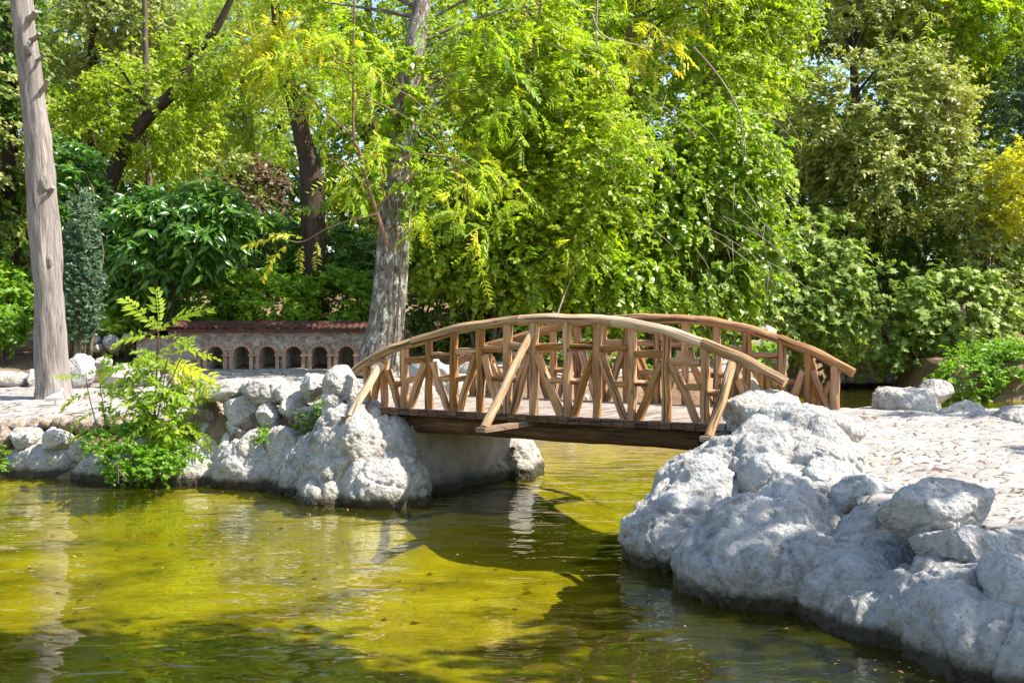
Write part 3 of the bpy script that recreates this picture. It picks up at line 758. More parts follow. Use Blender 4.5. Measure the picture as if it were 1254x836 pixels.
# dark board ends under the near edge: the edge timbers
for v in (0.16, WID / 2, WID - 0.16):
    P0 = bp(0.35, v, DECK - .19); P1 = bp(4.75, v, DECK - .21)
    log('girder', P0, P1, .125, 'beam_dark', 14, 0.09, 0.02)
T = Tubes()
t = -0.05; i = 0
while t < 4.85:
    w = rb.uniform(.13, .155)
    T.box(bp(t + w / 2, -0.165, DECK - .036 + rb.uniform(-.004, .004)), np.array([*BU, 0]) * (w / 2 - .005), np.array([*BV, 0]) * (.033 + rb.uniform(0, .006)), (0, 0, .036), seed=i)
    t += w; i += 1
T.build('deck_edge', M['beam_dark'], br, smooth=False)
def railing(v, near):
    mat = 'log' if near else 'log_red'
    out = -1 if near else 1
    pts = [(436, 454), (507, 419), (638, 392), (753, 393.5), (862, 421), (961, 468)]
    q = [zpx(*p) for p in pts]
    sh = 0.0 if near else -0.03
    for j in range(5):
        (ta, za), (tb, zb) = q[j], q[j + 1]
        if not near and j == 0: ta -= 0.15
        mid = [0.055, 0.05, 0.02, 0.035, 0.03][j]
        n = 40; s = np.linspace(-0.012, 1.012, n)
        seed[0] += 1
        P = np.array([bp(ta + (tb - ta) * x, v + 0.006 * math.sin(7 * x + j), za + (zb - za) * x + mid * math.sin(math.pi * min(max(x, 0), 1)) + .004 * math.sin(13 * x + 2 * j)) for x in s])
        Tubes().tube(P, .062 * np.linspace(1.06, .96, n), 14, 0.075, seed[0], lump=2.0).build('handrail', M['log_pale' if near else 'log_red'], br)
    n = len(PT)
    for j, t in enumerate(PT):
        zt = railz(t) - .03
        if near and j in (7,): zt += 0.0
        r = rb.uniform(.050, .058)
        log('post', bp(t + rb.uniform(-.01, .01), v, DECK - .02 if j < 14 else DECK - .1), bp(t, v + rb.uniform(-.008, .008), zt), r, mat, 10, 0.10, 0.006)
    # mid rails between posts, stepping with the arch
    for j in range(1, n - 2):
        h = railz((PT[j] + PT[j + 1]) / 2) - DECK
        ta, tb = PT[j] + .045, PT[j + 1] - .045
        hi = min(h * .72, .80) if h > .5 else None
        lo = min(h * .42, .40)
        if j in (1, 12): hi = None
        if hi: log('mid_rail', bp(ta, v + rb.uniform(-.01, .01), DECK + hi + rb.uniform(-.01, .01)), bp(tb, v, DECK + hi + rb.uniform(-.01, .01)), .043, mat, 9, 0.09, 0.004)
        if 1 <= j <= 12:
            # the low piece spans only from the brace to the post
            lam_left = j % 2 == 1          # post j carries the lambda
            sa, sb = (ta + .10, tb) if lam_left else (ta, tb - .10)
            log('mid_rail', bp(sa, v, DECK + lo + rb.uniform(-.012, .012)), bp(sb, v, DECK + lo + rb.uniform(-.012, .012)), .039, mat, 9, 0.09, 0.004)
    for j in range(1, n, 2):
        t = PT[j]; h = railz(t) - DECK
        top = DECK + min(h * .66, .70)
        if j == 1: top = DECK + h * .72
        for sgn in (-1, 1):
            jj = j + sgn
            if jj < 0 or jj >= n: continue
            tt = PT[jj] - sgn * .085
            log('brace', bp(t + sgn * .055, v - .01, top), bp(tt, v + rb.uniform(-.01, .01), DECK - .005), rb.uniform(.047, .056), mat, 9, 0.10, 0.012)
    if True:
        t = PT[14]; h = railz(t) - DECK
        log('brace', bp(t - .05, v, DECK + h * .62), bp(PT[13] + .10, v, DECK - .005), .04, 'log_red', 9, .1, .01)
    # outriggers and their struts
    for (j, ln, f) in ((1, .75, .84), (7, 1.12, .86), (13, .72, .90)):
        t = PT[j] + (-.03 if j != 7 else -.02)
        zt = railz(PT[j]) - DECK
        c0 = v - out * 0.30; c1 = v + out * ln
        T = Tubes(); T.box(bp(t, (c0 + c1) / 2 + out * .0, DECK - .098 if j != 1 else DECK - .098), np.array([*BV, 0]) * abs(c1 - c0) / 2, np.array([*BU, 0]) * .062, (0, 0, .027), seed=j)
        T.build('outrigger', M['plank_end'] if near else M['log_red'], br, smooth=False)
        log('strut', bp(t, v + out * (ln - .10), DECK - .085), bp(PT[j] - .0, v + out * .06, DECK + zt * f), .05, 'log_pale' if near else 'log_red', 11, .10, .012)
railing(0.0, True)
railing(WID, False)

# ------------------------------------------------------------------ aviary wall with niches
k = NT('rubble_wall'); p = k.pos()
v1 = k.n('TexVoronoi', {'Vector': k.n('Mapping', {'Vector': p, 'Scale': (1, 1, 1.25)}).outputs[0], 'Scale': 9.0}, feature='DISTANCE_TO_EDGE').outputs[0]
v2 = k.n('TexVoronoi', {'Vector': k.n('Mapping', {'Vector': p, 'Scale': (1, 1, 1.25)}).outputs[0], 'Scale': 9.0}, feature='F1').outputs['Color']
bw = k.n('SeparateXYZ', {'Vector': v2}).outputs[0]
col = k.ramp(bw, [(0, (0.23, 0.19, 0.155)), (0.4, (0.36, 0.31, 0.25)), (0.75, (0.46, 0.385, 0.30)), (1, (0.54, 0.49, 0.42))])
col = k.mix(k.ramp(k.noise(p, 30, 5), [(0.4, 0.4), (0.6, 0)]), col, (0.14, 0.11, 0.09))
col = k.mix(k.ramp(v1, [(0.02, 1), (0.07, 0)]), col, (0.46, 0.41, 0.34))
M['rubble'] = k.done(k.bsdf(col, 0.9, k.bump(k.ramp(v1, [(0, 0), (0.12, 1)]), 0.6, 0.03), 0.2))
M['brick'] = m_simple('terracotta_brick', (0.42, 0.26, 0.18), 0.9, 0.35, 9)
M['roof'] = m_simple('dark_red_tile', (0.095, 0.034, 0.027), 0.8, 0.35, 7, 0.2)
YW = 26.0
av = empty('aviary_wall', W(335, 452, YW), 'low rubble stone wall with six arched brick niches under a dark red tiled roof', 'aviary')
nich = [264, 296, 328, 360, 391.5, 424]
nx_ = [W(x, 0, YW)[0] for x in nich]
z0, zs_ = W(0, 453, YW)[2], W(0, 434, YW)[2]
hw = 0.172
xs = np.arange(W(206, 0, YW)[0], W(476, 0, YW)[0], 0.0145); zs = np.arange(z0 - .15, 1.96, 0.0145)
X, Z = np.meshgrid(xs, zs); P = np.stack([X.ravel(), Z.ravel()], 1)
ins = np.zeros(len(P), bool)
for c in nx_:
    ins |= (np.abs(P[:, 0] - c) < hw) & (P[:, 1] > z0 + .02) & ((P[:, 1] < zs_) | (((P[:, 0] - c) ** 2 + (P[:, 1] - zs_) ** 2) < hw ** 2))
Yv = YW + np.where(ins, 0.85, 0.0) + 0.012 * fbm(np.column_stack([P[:, 0] * 8, P[:, 1] * 9, P[:, 0] * 0]), 3, 4)
n = len(xs); m = len(zs)
i = np.arange(m - 1)[:, None] * n + np.arange(n - 1)[None, :]
mesh_np('wall', np.column_stack([P[:, 0], Yv, P[:, 1]]), [np.stack([i, i + 1, i + n + 1, i + n], -1).reshape(-1, 4)], M['rubble'], av)
T = Tubes(); T.box(((xs[0] + xs[-1]) / 2, YW + 1.45, (z0 - .15 + 1.95) / 2), ((xs[-1] - xs[0]) / 2, 0, 0), (0, .5, 0), (0, 0, (1.95 - z0 + .15) / 2)); T.build('rear_wall', M['rubble'], av, smooth=False)
for c in nx_:
    T = Tubes()
    for q in range(9):
        a_ = math.pi * (q + .5) / 9
        ce = np.array([c + math.cos(a_) * (hw + .045), YW - .02, zs_ + math.sin(a_) * (hw + .045)])
        T.box(ce, np.array([math.cos(a_), 0, math.sin(a_)]) * .045, (0, .03, 0), np.array([-math.sin(a_), 0, math.cos(a_)]) * .034, seed=q)
    T.build('arch', M['brick'], av, smooth=False)
pil = [(nx_[j] + nx_[j + 1]) / 2 for j in range(5)] + [nx_[0] - .28, nx_[5] + .28]
for c in pil:
    for sx in (-1, 1):
        T = Tubes(); T.box((c + sx * .068, YW - .035, (z0 + zs_ - .03) / 2), (.038, 0, 0), (0, .035, 0), (0, 0, (zs_ - .03 - z0) / 2)); T.build('pilaster', M['brick'], av, smooth=False)
    T = Tubes(); T.box((c, YW - .04, zs_ - .012), (.125, 0, 0), (0, .055, 0), (0, 0, .018)); T.build('cap', M['brick'], av, smooth=False)
T = Tubes(); T.box(((xs[0] + xs[-1]) / 2, YW - .06, z0 - .05), ((xs[-1] - xs[0]) / 2, 0, 0), (0, .16, 0), (0, 0, .055)); T.build('plinth', M['rubble'], av, smooth=False)
# tiled roof, barrel tiles running down the slope
def tiles(name, o_, across, down, na, per):
    o_, across, down = map(lambda q: np.asarray(q, float), (o_, across, down))
    up = norm(np.cross(across, down)); up = up if up[2] > 0 else -up
    A = np.linalg.norm(across); nn = int(A / per * 10); s = np.linspace(0, 1, nn); tt = np.linspace(0, 1, na * 6 + 1)
    Sg, Tg = np.meshgrid(s, tt)
    hgt = .038 * np.abs(np.sin(np.pi * Sg * A / per)) ** .7 + .016 * ((Tg * na) % 1.0)
    V = o_ + Sg[..., None] * across + Tg[..., None] * down + hgt[..., None] * up
    V = V.reshape(-1, 3); i = np.arange(len(tt) - 1)[:, None] * nn + np.arange(nn - 1)[None, :]
    return mesh_np(name, V, [np.stack([i, i + 1, i + nn + 1, i + nn], -1).reshape(-1, 4)], M['roof'], av)
xl, xr = W(208, 0, YW)[0], W(478, 0, YW)[0]
tiles('roof', (xl, YW + .55, 2.09), (xr - xl, 0, 0), (0, -.72, -.10), 3, .128)
tiles('roof', (xl, YW - .17, 2.0), (0, 1.9, 0), (-.85, 0, -.32), 3, .128)
T = Tubes(); T.box(((xl + xr) / 2, YW - .14, 1.955), ((xr - xl) / 2, 0, 0), (0, .02, 0), (0, 0, .038)); T.build('fascia', M['roof'], av, smooth=False)
T = Tubes(); T.tube([(xl, YW + .55, 2.10), (xr, YW + .55, 2.10)], .06, 10); T.build('ridge', M['roof'], av)
T = Tubes(); T.box((xl - .35, YW + .7, 1.40), (.36, 0, 0), (0, .7, 0), (0, 0, .42)); T.build('side_wall', M['rubble'], av, smooth=False)

# ------------------------------------------------------------------ leaves
def T_simple(w=.3, fold=.06, curl=.12):
    V = np.array([(0, 0, 0), (0, .45, 0), (-w, .42, fold), (w, .42, fold), (0, 1, -curl)], float)
    return V, np.array([(0, 3, 1), (0, 1, 2), (1, 3, 4), (1, 4, 2)])
def T_long(w=.15):
    V = np.array([(0, 0, 0), (-w, .33, .04), (0, .33, 0), (w, .33, .04), (-w * .75, .68, .0), (0, .68, -.05), (w * .75, .68, .0), (0, 1, -.18)], float)
    return V, np.array([(0, 3, 2), (0, 2, 1), (1, 2, 5), (1, 5, 4), (2, 3, 6), (2, 6, 5), (4, 5, 7), (5, 6, 7)])
def T_heart():
    V = np.array([(0, .1, 0), (-.38, 0, .05), (-.45, .35, .07), (-.2, .68, .02), (0, 1, -.12), (.2, .68, .02), (.45, .35, .07), (.38, 0, .05), (0, .42, -.02)], float)
    return V, np.array([(8, i, i - 1) for i in range(1, 8)] + [(8, 0, 7)])
def T_fig():
    out = [(0, .05), (-.25, -.02), (-.44, .2), (-.26, .34), (-.46, .68), (-.17, .55), (-.02, 1), (.17, .55), (.42, .72), (.26, .34), (.46, .22), (.22, -.02)]
    V = np.array([(x, y, .08 * abs(x) - .14 * y * y) for x, y in out] + [(0, .38, -.02)], float)
    return V, np.array([(12, (i + 1) % 12, i) for i in range(12)])
def T_frond(n=11, w=.22, lw=.05, droop=.4, sag=.25, seed=None):
    Vs, Fs = [], []
    rj = random.Random(seed) if seed is not None else None
    s = np.linspace(.08, 1, n)
    def mid(t): return np.array([0, t * (1 - .12 * droop * t), -droop * t * t])
    for i, t in enumerate(s):
        p = mid(t); L = w * math.sin(math.pi * (.18 + .74 * (1 - t) ** .8)) * 1.1 + .03
        for sg in (-1, 1):
            if rj and rj.random() < .09: continue
            j_ = [rj.uniform(-.28, .28) for _ in range(3)] if rj else [0, 0, 0]
            if rj: L = (w * math.sin(math.pi * (.18 + .74 * (1 - t) ** .8)) * 1.1 + .03) * rj.uniform(.75, 1.2)
            d = np.array([sg * .95, .42 + j_[0], -sag * .8 + j_[1]]); d /= np.linalg.norm(d)
            side = np.array([-.35 * sg, .9, 0]) * lw
            nme = len(Vs) * 0 + sum(len(v) for v in Vs)
            Vs.append(np.array([p, p + d * L * .4 - side + (0, 0, .012), p + d * L - (0, 0, L * sag * .7), p + d * L * .4 + side + (0, 0, .012)]))
            Fs += [(nme, nme + 1, nme + 2), (nme, nme + 2, nme + 3)]
    nme = sum(len(v) for v in Vs)
    q = np.array([mid(t) for t in np.linspace(0, 1, 6)])
    Vs.append(np.vstack([q - (.006, 0, 0), q + (.006, 0, 0)]))
    for i in range(5): Fs += [(nme + i, nme + 6 + i, nme + 7 + i), (nme + i, nme + 7 + i, nme + 1 + i)]
    return np.vstack(Vs), np.array(Fs)
TPL = {'simple': T_simple(), 'round': T_simple(.4, .08, .08), 'small': T_simple(.24, .05, .05), 'long': T_long(), 'narrow': T_long(.11), 'heart': T_heart(), 'fig': T_fig(),
       'frond': T_frond(), 'frond2': T_frond(13, .2, .042, .7, .4), 'feather': T_frond(12, .11, .016, .5, .2), 'needle': T_simple(.06, .0, .0)}

for b_, kw in (('frond', {}), ('frond2', dict(n=13, w=.2, lw=.042, droop=.7, sag=.4)), ('feather', dict(n=12, w=.11, lw=.016, droop=.5, sag=.2))):
    for i in range(6):
        kk = dict(kw); kk['seed'] = i; kk['droop'] = kw.get('droop', .4) * (.4 + .35 * i); kk['n'] = kw.get('n', 11) + (i % 3) - 1
        TPL['%s#%d' % (b_, i)] = T_frond(**kk)
def place(tpl, P, A, N, Sz, tone):
    if tpl + '#0' in TPL:
        Vs, Fs, Ts, n0 = [], [], [], 0
        for i in range(6):
            s_ = slice(i, None, 6)
            if len(P[s_]) == 0: continue
            v, f, t = place('%s#%d' % (tpl, i), P[s_], A[s_], N[s_], Sz[s_], tone[s_])
            Vs.append(v); Fs.append(f + n0); Ts.append(t); n0 += len(v)
        return np.vstack(Vs), np.vstack(Fs), np.concatenate(Ts)
    tv, tf = TPL[tpl]
    A = norm(A); X_ = norm(np.cross(A, N)); Zv = np.cross(X_, A)
    V = P[:, None, :] + Sz[:, None, None] * (tv[None, :, 0:1] * X_[:, None, :] + tv[None, :, 1:2] * A[:, None, :] + tv[None, :, 2:3] * Zv[:, None, :])
    Fc = tf[None] + (np.arange(len(P)) * len(tv))[:, None, None]
    return V.reshape(-1, 3), Fc.reshape(-1, 3), np.repeat(tone, len(tv))

def E(x0, y0, x1, y1, d, ry):
    return (W((x0 + x1) / 2, (y0 + y1) / 2, d), np.array([(x1 - x0) / 2 / F * d, ry, (y1 - y0) / 2 / F * d]))

def sprays(ells, n, rs, shell=0.5, gap=-0.25, gfreq=0.8):
    """twig roots spread through the ellipsoids' volume, with noise gaps"""
    vol = np.array([np.prod(e[1]) ** .8 for e in ells]); vol /= vol.sum()
    w = rs.choice(len(ells), n, p=vol)
    d = norm(rs.normal(size=(n, 3)))
    r = rs.uniform(0, 1, n) ** (1 / 3) * (1 - shell) + shell * rs.uniform(.75, 1.05, n)
    c = np.array([e[0] for e in ells])[w]; R_ = np.array([e[1] for e in ells])[w]
    r = np.where(rs.uniform(0, 1, n) < .2, r * rs.uniform(1, 1.4, n), r)
    P = c + d * r[:, None] * R_
    O = norm(d / R_)
    kp = fbm(P * gfreq, 2, int(rs.randint(1000))) > gap
    if kp.sum() < n * .3: kp[:] = True
    return P[kp], O[kp]

def foliage(rs, kind, ells, n, per, twig, leaf, droop=.35, shell=.5, gap=-.25, gfreq=.8, updir=.15, tone=(.5, .2), spread=.75, flat=.5, patch=.18):
    """leaves set along short twigs; returns leaf mesh data and the twig lines"""
    P, O = sprays(ells, n, rs, shell, gap, gfreq)
    n = len(P)
    D = norm(O * .8 + rs.normal(size=(n, 3)) * .55 + np.array([0, 0, updir]))
    Lt = twig * rs.uniform(.6, 1.25, n)
    s = (np.arange(per)[None, :] + rs.uniform(0, 1, (n, per))) / per
    bend = np.array([0, 0, -1.0]) * droop
    base = P[:, None, :] + D[:, None, :] * (s * Lt[:, None])[..., None] + bend * ((s ** 2) * Lt[:, None])[..., None]
    side = norm(np.cross(D, np.array([.1, .2, 1.0])))
    sg = np.where(np.arange(per) % 2 == 0, 1, -1)[None, :, None]
    A = D[:, None, :] * .5 + side[:, None, :] * sg * spread + rs.normal(size=(n, per, 3)) * .35 + bend * .7
    N = np.array([0, 0, .6]) * flat + np.array(SUN) * .75 + np.array([0, -.35, 0]) + O[:, None, :] * .3 + rs.normal(size=(n, per, 3)) * .42
    tn = tone[0] + patch * fbm(P * .55, 2, 77)[:, None] + rs.normal(size=(n, per)) * tone[1]
    sz = leaf * rs.uniform(.45, 1.3, (n, per))
    data = place(kind, base.reshape(-1, 3), A.reshape(-1, 3), N.reshape(-1, 3), sz.ravel(), np.clip(tn, 0, 1).ravel())
    tips = P + D * Lt[:, None] + bend * Lt[:, None]
    return data, (P, (P + tips) / 2 - bend * .25 * Lt[:, None], tips)
def leafmesh(name, datas, mat, parent):
    V, Fs, tn, n = [], [], [], 0
    for v, f, t in datas:
        V.append(v); Fs.append(f + n); tn.append(t); n += len(v)
    return mesh_np(name, np.vstack(V), [np.vstack(Fs)], M[mat], parent, attr={'tone': np.concatenate(tn)}, smooth=False)

def trunk_mesh(path, widths, mat, parent, name='trunk', sides=40, rough=.09, seed=0, lump=1.6, n=90, T=None):
    """path of (px, py, d); widths in photo pixels"""
    P = catmull([W(*q) for q in path], n)
    T = T or Tubes()
    dd = np.array([q[2] for q in path], float)
    R_ = np.interp(np.linspace(0, len(path) - 1, n), np.arange(len(path)), np.array(widths) / 2 / F * dd)
    return T.tube(P, R_, sides, rough, seed, lump=lump).build(name, M[mat], parent)
def limbs(rs, starts, ends, r0, mat, parent, name='branch', sides=5, sag=.12, wig=.08):
    T = Tubes(); T_only = parent is None
    for a_, b_ in zip(starts, ends):
        L = np.linalg.norm(b_ - a_)
        mid = (a_ + b_) / 2 + rs.normal(size=3) * wig * L + np.array([0, 0, sag * L])
        P = catmull([a_, mid, b_], 7)
        T.tube(P, np.linspace(r0, r0 * .25, 7) * rs.uniform(.7, 1.2), sides, 0, int(rs.randint(99)), caps=False)
    return T if T_only else T.build(name, M[mat], parent)
def plant(name, label, cat, base, groups, trunk=None, limb=None, group=None, seed=1, twigs=None, stem='bark_mid', stem_r=.05, nstem=5, twig_mat='twig'):
    """groups: list of (leaf material, [foliage kwargs])"""
    rs = np.random.RandomState(seed)
    t = empty(name, base, label, cat, group)
    allP = []
    lines = []
    for mat, fols in groups:
        ds = []
        for fk in fols:
            d_, ln = foliage(rs, **fk); ds.append(d_); lines.append(ln); allP.append(ln[0])
        leafmesh('foliage' if trunk is None else 'crown', ds, mat, t)
    allP = np.vstack(allP)
    if trunk:
        tp = catmull([W(*q) for q in trunk[0]], 60)
        nl = limb or 16
        ends = allP[rs.choice(len(allP), nl)]
        st = []
        for e in ends:
            lower = tp[(tp[:, 2] < e[2] - .2)]
            c_ = lower if len(lower) > 3 else tp[-20:]
            c_ = c_[len(c_) // 3:]
            st.append(c_[np.argmin(np.linalg.norm(c_ - e, axis=1) + rs.uniform(0, 1.0, len(c_)))])
        T = limbs(rs, np.array(st), ends, stem_r, trunk[2], None)
        trunk_mesh(trunk[0], trunk[1], trunk[2], t, seed=seed, rough=trunk[3] if len(trunk) > 3 else .10, T=T)
    else:
        ends = allP[rs.choice(len(allP), nstem)]
        b = np.array(base, float)
        st = b + rs.normal(size=(nstem, 3)) * np.array([.15, .15, 0])
        limbs(rs, st, ends, stem_r, stem, t, 'stem')
    if twigs:
        ch = np.concatenate([np.stack([l[0], l[1], l[2]], 1) for l in lines])
        ch = ch[rs.choice(len(ch), min(twigs, len(ch)), replace=False)]
        T = Tubes()
        for c in ch: T.tube(c, [.011, .008, .004], 4, 0, 0, caps=False)
        tag(T.build('twigs', M[twig_mat], t), kind='stuff')
    return t
def fo(kind, ells, n, per, twig, leaf, **kw): return dict(kind=kind, ells=ells, n=n, per=per, twig=twig, leaf=leaf, **kw)
def gz(x, y): return float(terrain_z(np.array([[x, y]]))[0])
def ground(px, d):
    x = (px - CX) / F * d
    return np.array([x, d, gz(x, d)])

# ------------------------------------------------------------------ trees and shrubs
# bare pine trunk at the left
KN = [(54, 226, 10), (36, 60, 8), (60, 320, 7)]
t = plant('pine_tree', 'tall bare pale pine trunk with branch stubs at the left of the photo', 'tree', ground(66, 20.7),
      [('leaf_dark', [fo('needle', [((np.array([-9.6, 22.0, 12.2])), np.array([2.6, 2.6, 1.7]))], 700, 26, .6, .35, gap=-.1)])],
      trunk=([(68, 496, 20.7), (66, 470, 20.7), (60, 380, 20.7), (53, 260, 20.7), (44, 160, 20.7), (34, 70, 20.7), (25, -10, 20.7), (10, -130, 20.8), (-5, -280, 21.2), (-15, -420, 21.6)], [56, 40, 36, 35, 33, 29, 26, 23, 20, 12], 'bark_pale', .15), limb=12, seed=3)
for (x, y, dx, dy, w) in ((51, 112, 11, -14, 5), (49, 70, 8, -4, 4), (38, 20, 9, -6, 6), (43, 45, 8, -4, 5), (62, 232, 6, -3, 5)):
    a_, b_ = W(x - 6, y + 5, 20.62), W(x + dx - 3, y + dy, 20.45)
    Tubes().tube(catmull([a_, (a_ + b_) / 2 + [0.02, 0, -.02], b_], 8), np.linspace(w, w * .55, 8) / F * 20.6 * .8, 9, .12, x).build('branch_stub', M['bark_pale'], t)

for i, (x, y, w) in enumerate(KN):
    v, f = ico(3)
    c_ = W(x, y, 20.50); r_ = np.array([w * .55, w * .3, w * 1.1]) / F * 20.5
    q = v * (1 + .3 * fbm(v * 2.5, 3, i))[:, None] * r_ + c_
    mesh_np('knot', q, [f], M['bark_pale'], t, uv=np.column_stack([v[:, 0] * .1, v[:, 2] * .2]))
plant('cypress_shrub', 'narrow blue green cypress standing right behind the pale pine trunk', 'shrub', ground(98, 23.4),
      [('leaf_cypress', [fo('small', [E(86, 240, 112, 340, 23.4, .3), E(82, 300, 118, 420, 23.4, .3)], 1100, 16, .22, .07, droop=.0, updir=.8, gap=-.5)])], seed=5)
plant('laurel_bush', 'large dark green laurel bush with long drooping glossy leaves behind the aviary roof', 'bush', ground(200, 27.5),
      [('leaf_laurel', [fo('long', [E(115, 235, 240, 345, 27.5, 1.2), E(170, 225, 300, 320, 27.3, 1.1), E(105, 280, 200, 370, 27.8, 1)], 1700, 9, .34, .30, droop=.75, shell=.65, gap=-.3)])], seed=6, nstem=10)
for i, (el, d, lab, mt, lf) in enumerate([
        ([E(90, 340, 200, 400, 28.0, .9), E(130, 322, 210, 380, 28.2, .7)], 28, 'light green low bush under the laurel, left of the tiled roof', 'leaf_bush', .15),
        ([E(195, 332, 290, 402, 28.3, .9)], 28.3, 'bright green bush directly above the left part of the tiled roof', 'leaf_bush', .14),
        ([E(270, 338, 380, 404, 28.2, .9)], 28.2, 'mid green bush over the middle of the tiled roof, left of the dark trunk', 'leaf_bush', .14),
        ([E(360, 335, 460, 404, 28.6, .9)], 28.6, 'dense green bush above the right end of the tiled roof', 'leaf_bush', .14),
        ([E(300, 262, 372, 345, 29.5, .9), E(390, 270, 460, 350, 30, .9)], 29.5, 'dark glossy shrub around the foot of the dark trunk', 'leaf_laurel', .2),
        ([E(-40, 330, 42, 405, 28.5, 1.0)], 28.5, 'light green shrub at the left edge of the photo beside the brown slope', 'leaf_bush', .16),
        ([E(84, 378, 170, 420, 27.4, .7)], 27.4, 'low fern like greenery around the stones left of the tiled roof', 'leaf_bush', .15),
        ([E(-20, 388, 30, 412, 27, .5)], 27, 'small leafy clump on the brown slope at the far left', 'leaf_bush', .13)]):
    plant('bush', lab, 'bush', ground((el[0][0][0] * F / el[0][0][1]) + CX, d), [(mt, [fo('simple' if mt == 'leaf_bush' else 'long', el, [700, 600, 700, 700, 900, 500, 420, 160][i], 11, .3, lf, shell=.6, gap=-.5, updir=.4)])], seed=20 + i, nstem=7, stem_r=.025)

plant('leaning_tree', 'tree with a dark leaning forked trunk behind the laurel, fresh green leaves', 'tree', ground(126, 31),
      [('leaf_bright', [fo('simple', [E(95, 85, 240, 185, 31, 1.6), E(60, 120, 150, 200, 31, 1.4), E(180, 30, 290, 120, 31, 1.4)], 1500, 12, .5, .155, gap=-.1, gfreq=.9, flat=.8)])],
      trunk=([(122, 262, 31), (140, 210, 31), (158, 172, 31), (186, 138, 31), (216, 108, 31), (240, 65, 31), (268, 30, 31), (300, -40, 31)], [20, 19, 18, 15, 14, 12, 9, 6], 'bark_dark'), limb=14, seed=31)
plant('olive_tree', 'greyish olive green tree with small leaves filling the upper left behind the pine trunk', 'tree', ground(100, 36),
      [('leaf_olive', [fo('small', [E(30, -60, 200, 110, 36, 2.2), E(70, 60, 210, 170, 36, 2), E(90, -30, 240, 60, 36, 2)], 2800, 15, .5, .14, gap=-.3)])],
      trunk=([(96, 330, 36), (100, 220, 36), (110, 120, 36), (118, 20, 36), (120, -80, 36)], [24, 22, 18, 12, 6], 'bark_dark'), limb=14, seed=32)
plant('broadleaf_tree', 'dark mid green tree at the left edge of the photo behind the pine trunk', 'tree', ground(20, 32),
      [('leaf_dark', [fo('simple', [E(-80, -60, 50, 130, 32, 1.8), E(-70, 90, 60, 250, 32, 1.6), E(-60, 220, 40, 340, 31, 1.3)], 1400, 12, .45, .2, gap=-.3)]),
       ('leaf_olive', [fo('simple', [E(-60, 60, 60, 300, 31.6, 1.7)], 420, 12, .4, .18, gap=-.1)])],
      trunk=([(15, 350, 32), (12, 200, 32), (8, 60, 32), (0, -60, 32)], [24, 20, 15, 8], 'bark_dark'), limb=12, seed=33)
plant('whorled_shrub', 'shrub with pale whorled leaves between the pine trunk and the laurel', 'shrub', ground(92, 29),
      [('leaf_laurel', [fo('long', [E(66, 180, 122, 300, 29, .8)], 380, 9, .25, .24, droop=.2, gap=-.2)])], seed=34, nstem=6)
plant('acacia_tree', 'pale lime green feathery tree in the upper left, sky showing through', 'tree', ground(300, 38),
      [('leaf_lime', [fo('feather', [E(225, -50, 350, 80, 38, 2), E(245, 60, 350, 180, 38, 2), E(230, 120, 300, 220, 37, 1.6)], 900, 6, .6, .6, gap=-.05, droop=.6)]),
       ('leaf_olive', [fo('small', [E(225, -60, 355, 220, 39, 2)], 1700, 12, .5, .14, gap=0.0)])],
      trunk=([(312, 300, 38), (308, 200, 38), (298, 90, 38), (290, -40, 38)], [14, 13, 10, 6], 'bark_mid'), limb=16, seed=35)
plant('slender_tree', 'thin grey trunked young tree right of the leaning trunk', 'tree', ground(178, 33),
      [('leaf_lime', [fo('simple', [E(140, 60, 220, 230, 33.6, 1), E(190, 100, 270, 230, 34.5, 1)], 700, 10, .4, .15, gap=-.1)])],
      trunk=([(184, 250, 33), (180, 170, 33), (178, 60, 33), (176, -40, 33)], [8, 8, 7, 5], 'bark_mid'), limb=8, seed=36)
plant('withered_bush', 'bush of withered brown leaves left of the dark trunk', 'bush', ground(310, 33),
      [('leaf_brown', [fo('simple', [E(290, 200, 350, 285, 33, 1), E(235, 222, 290, 250, 34, .8)], 420, 11, .35, .17, gap=-.3)]),
       ('leaf_olive', [fo('small', [E(255, 190, 320, 285, 32.6, .9)], 260, 12, .35, .14, gap=-.1)])], seed=37, nstem=8)
plant('dark_trunk_tree', 'tree with a straight dark trunk behind the tiled roof, yellow fronds at its top', 'tree', ground(383, 28.8),
      [('leaf_yellow', [fo('frond', [E(325, 10, 400, 70, 28.4, .8), E(300, 30, 350, 90, 28.4, .6)], 70, 4, .45, .55, gap=-.3, droop=.5)]),
       ('leaf_lime', [fo('frond', [E(320, 60, 430, 150, 28.6, 1), E(300, -80, 420, 0, 28.8, 1.2)], 130, 5, .5, .5, gap=-.2, droop=.6)])],
      trunk=([(384, 384, 28.8), (384, 330, 28.8), (381, 220, 28.8), (372, 175, 28.8), (356, 110, 28.8), (340, 30, 28.8), (330, -60, 29)], [33, 28, 30, 22, 15, 12, 8], 'bark_dark'), limb=12, seed=38)
# large patchy trunk left of the bridge
plant('plane_tree', 'thick tree trunk with white patchy bark beside the left end of the bridge', 'tree', ground(470, 25),
      [('leaf_frond', [fo('frond', [E(530, -90, 650, 60, 25, 1.8), E(550, 40, 650, 150, 25.5, 1.2)], 110, 4, .5, .48, gap=-.1, droop=.5)]),
       ('leaf_bright', [fo('simple', [E(540, -60, 700, 150, 26.5, 1.2), E(380, -60, 480, 60, 27, 1)], 700, 12, .45, .17, gap=-.1)])],
      trunk=([(463, 462, 25), (469, 420, 25), (478, 350, 25), (483, 280, 25), (487, 210, 25.2), (497, 130, 25.4), (508, 60, 25.6), (517, 0, 25.8), (530, -120, 26), (540, -260, 26.4)], [62, 47, 41, 39, 36, 31, 26, 21, 18, 12], 'bark_patchy', .07), limb=16, seed=39)
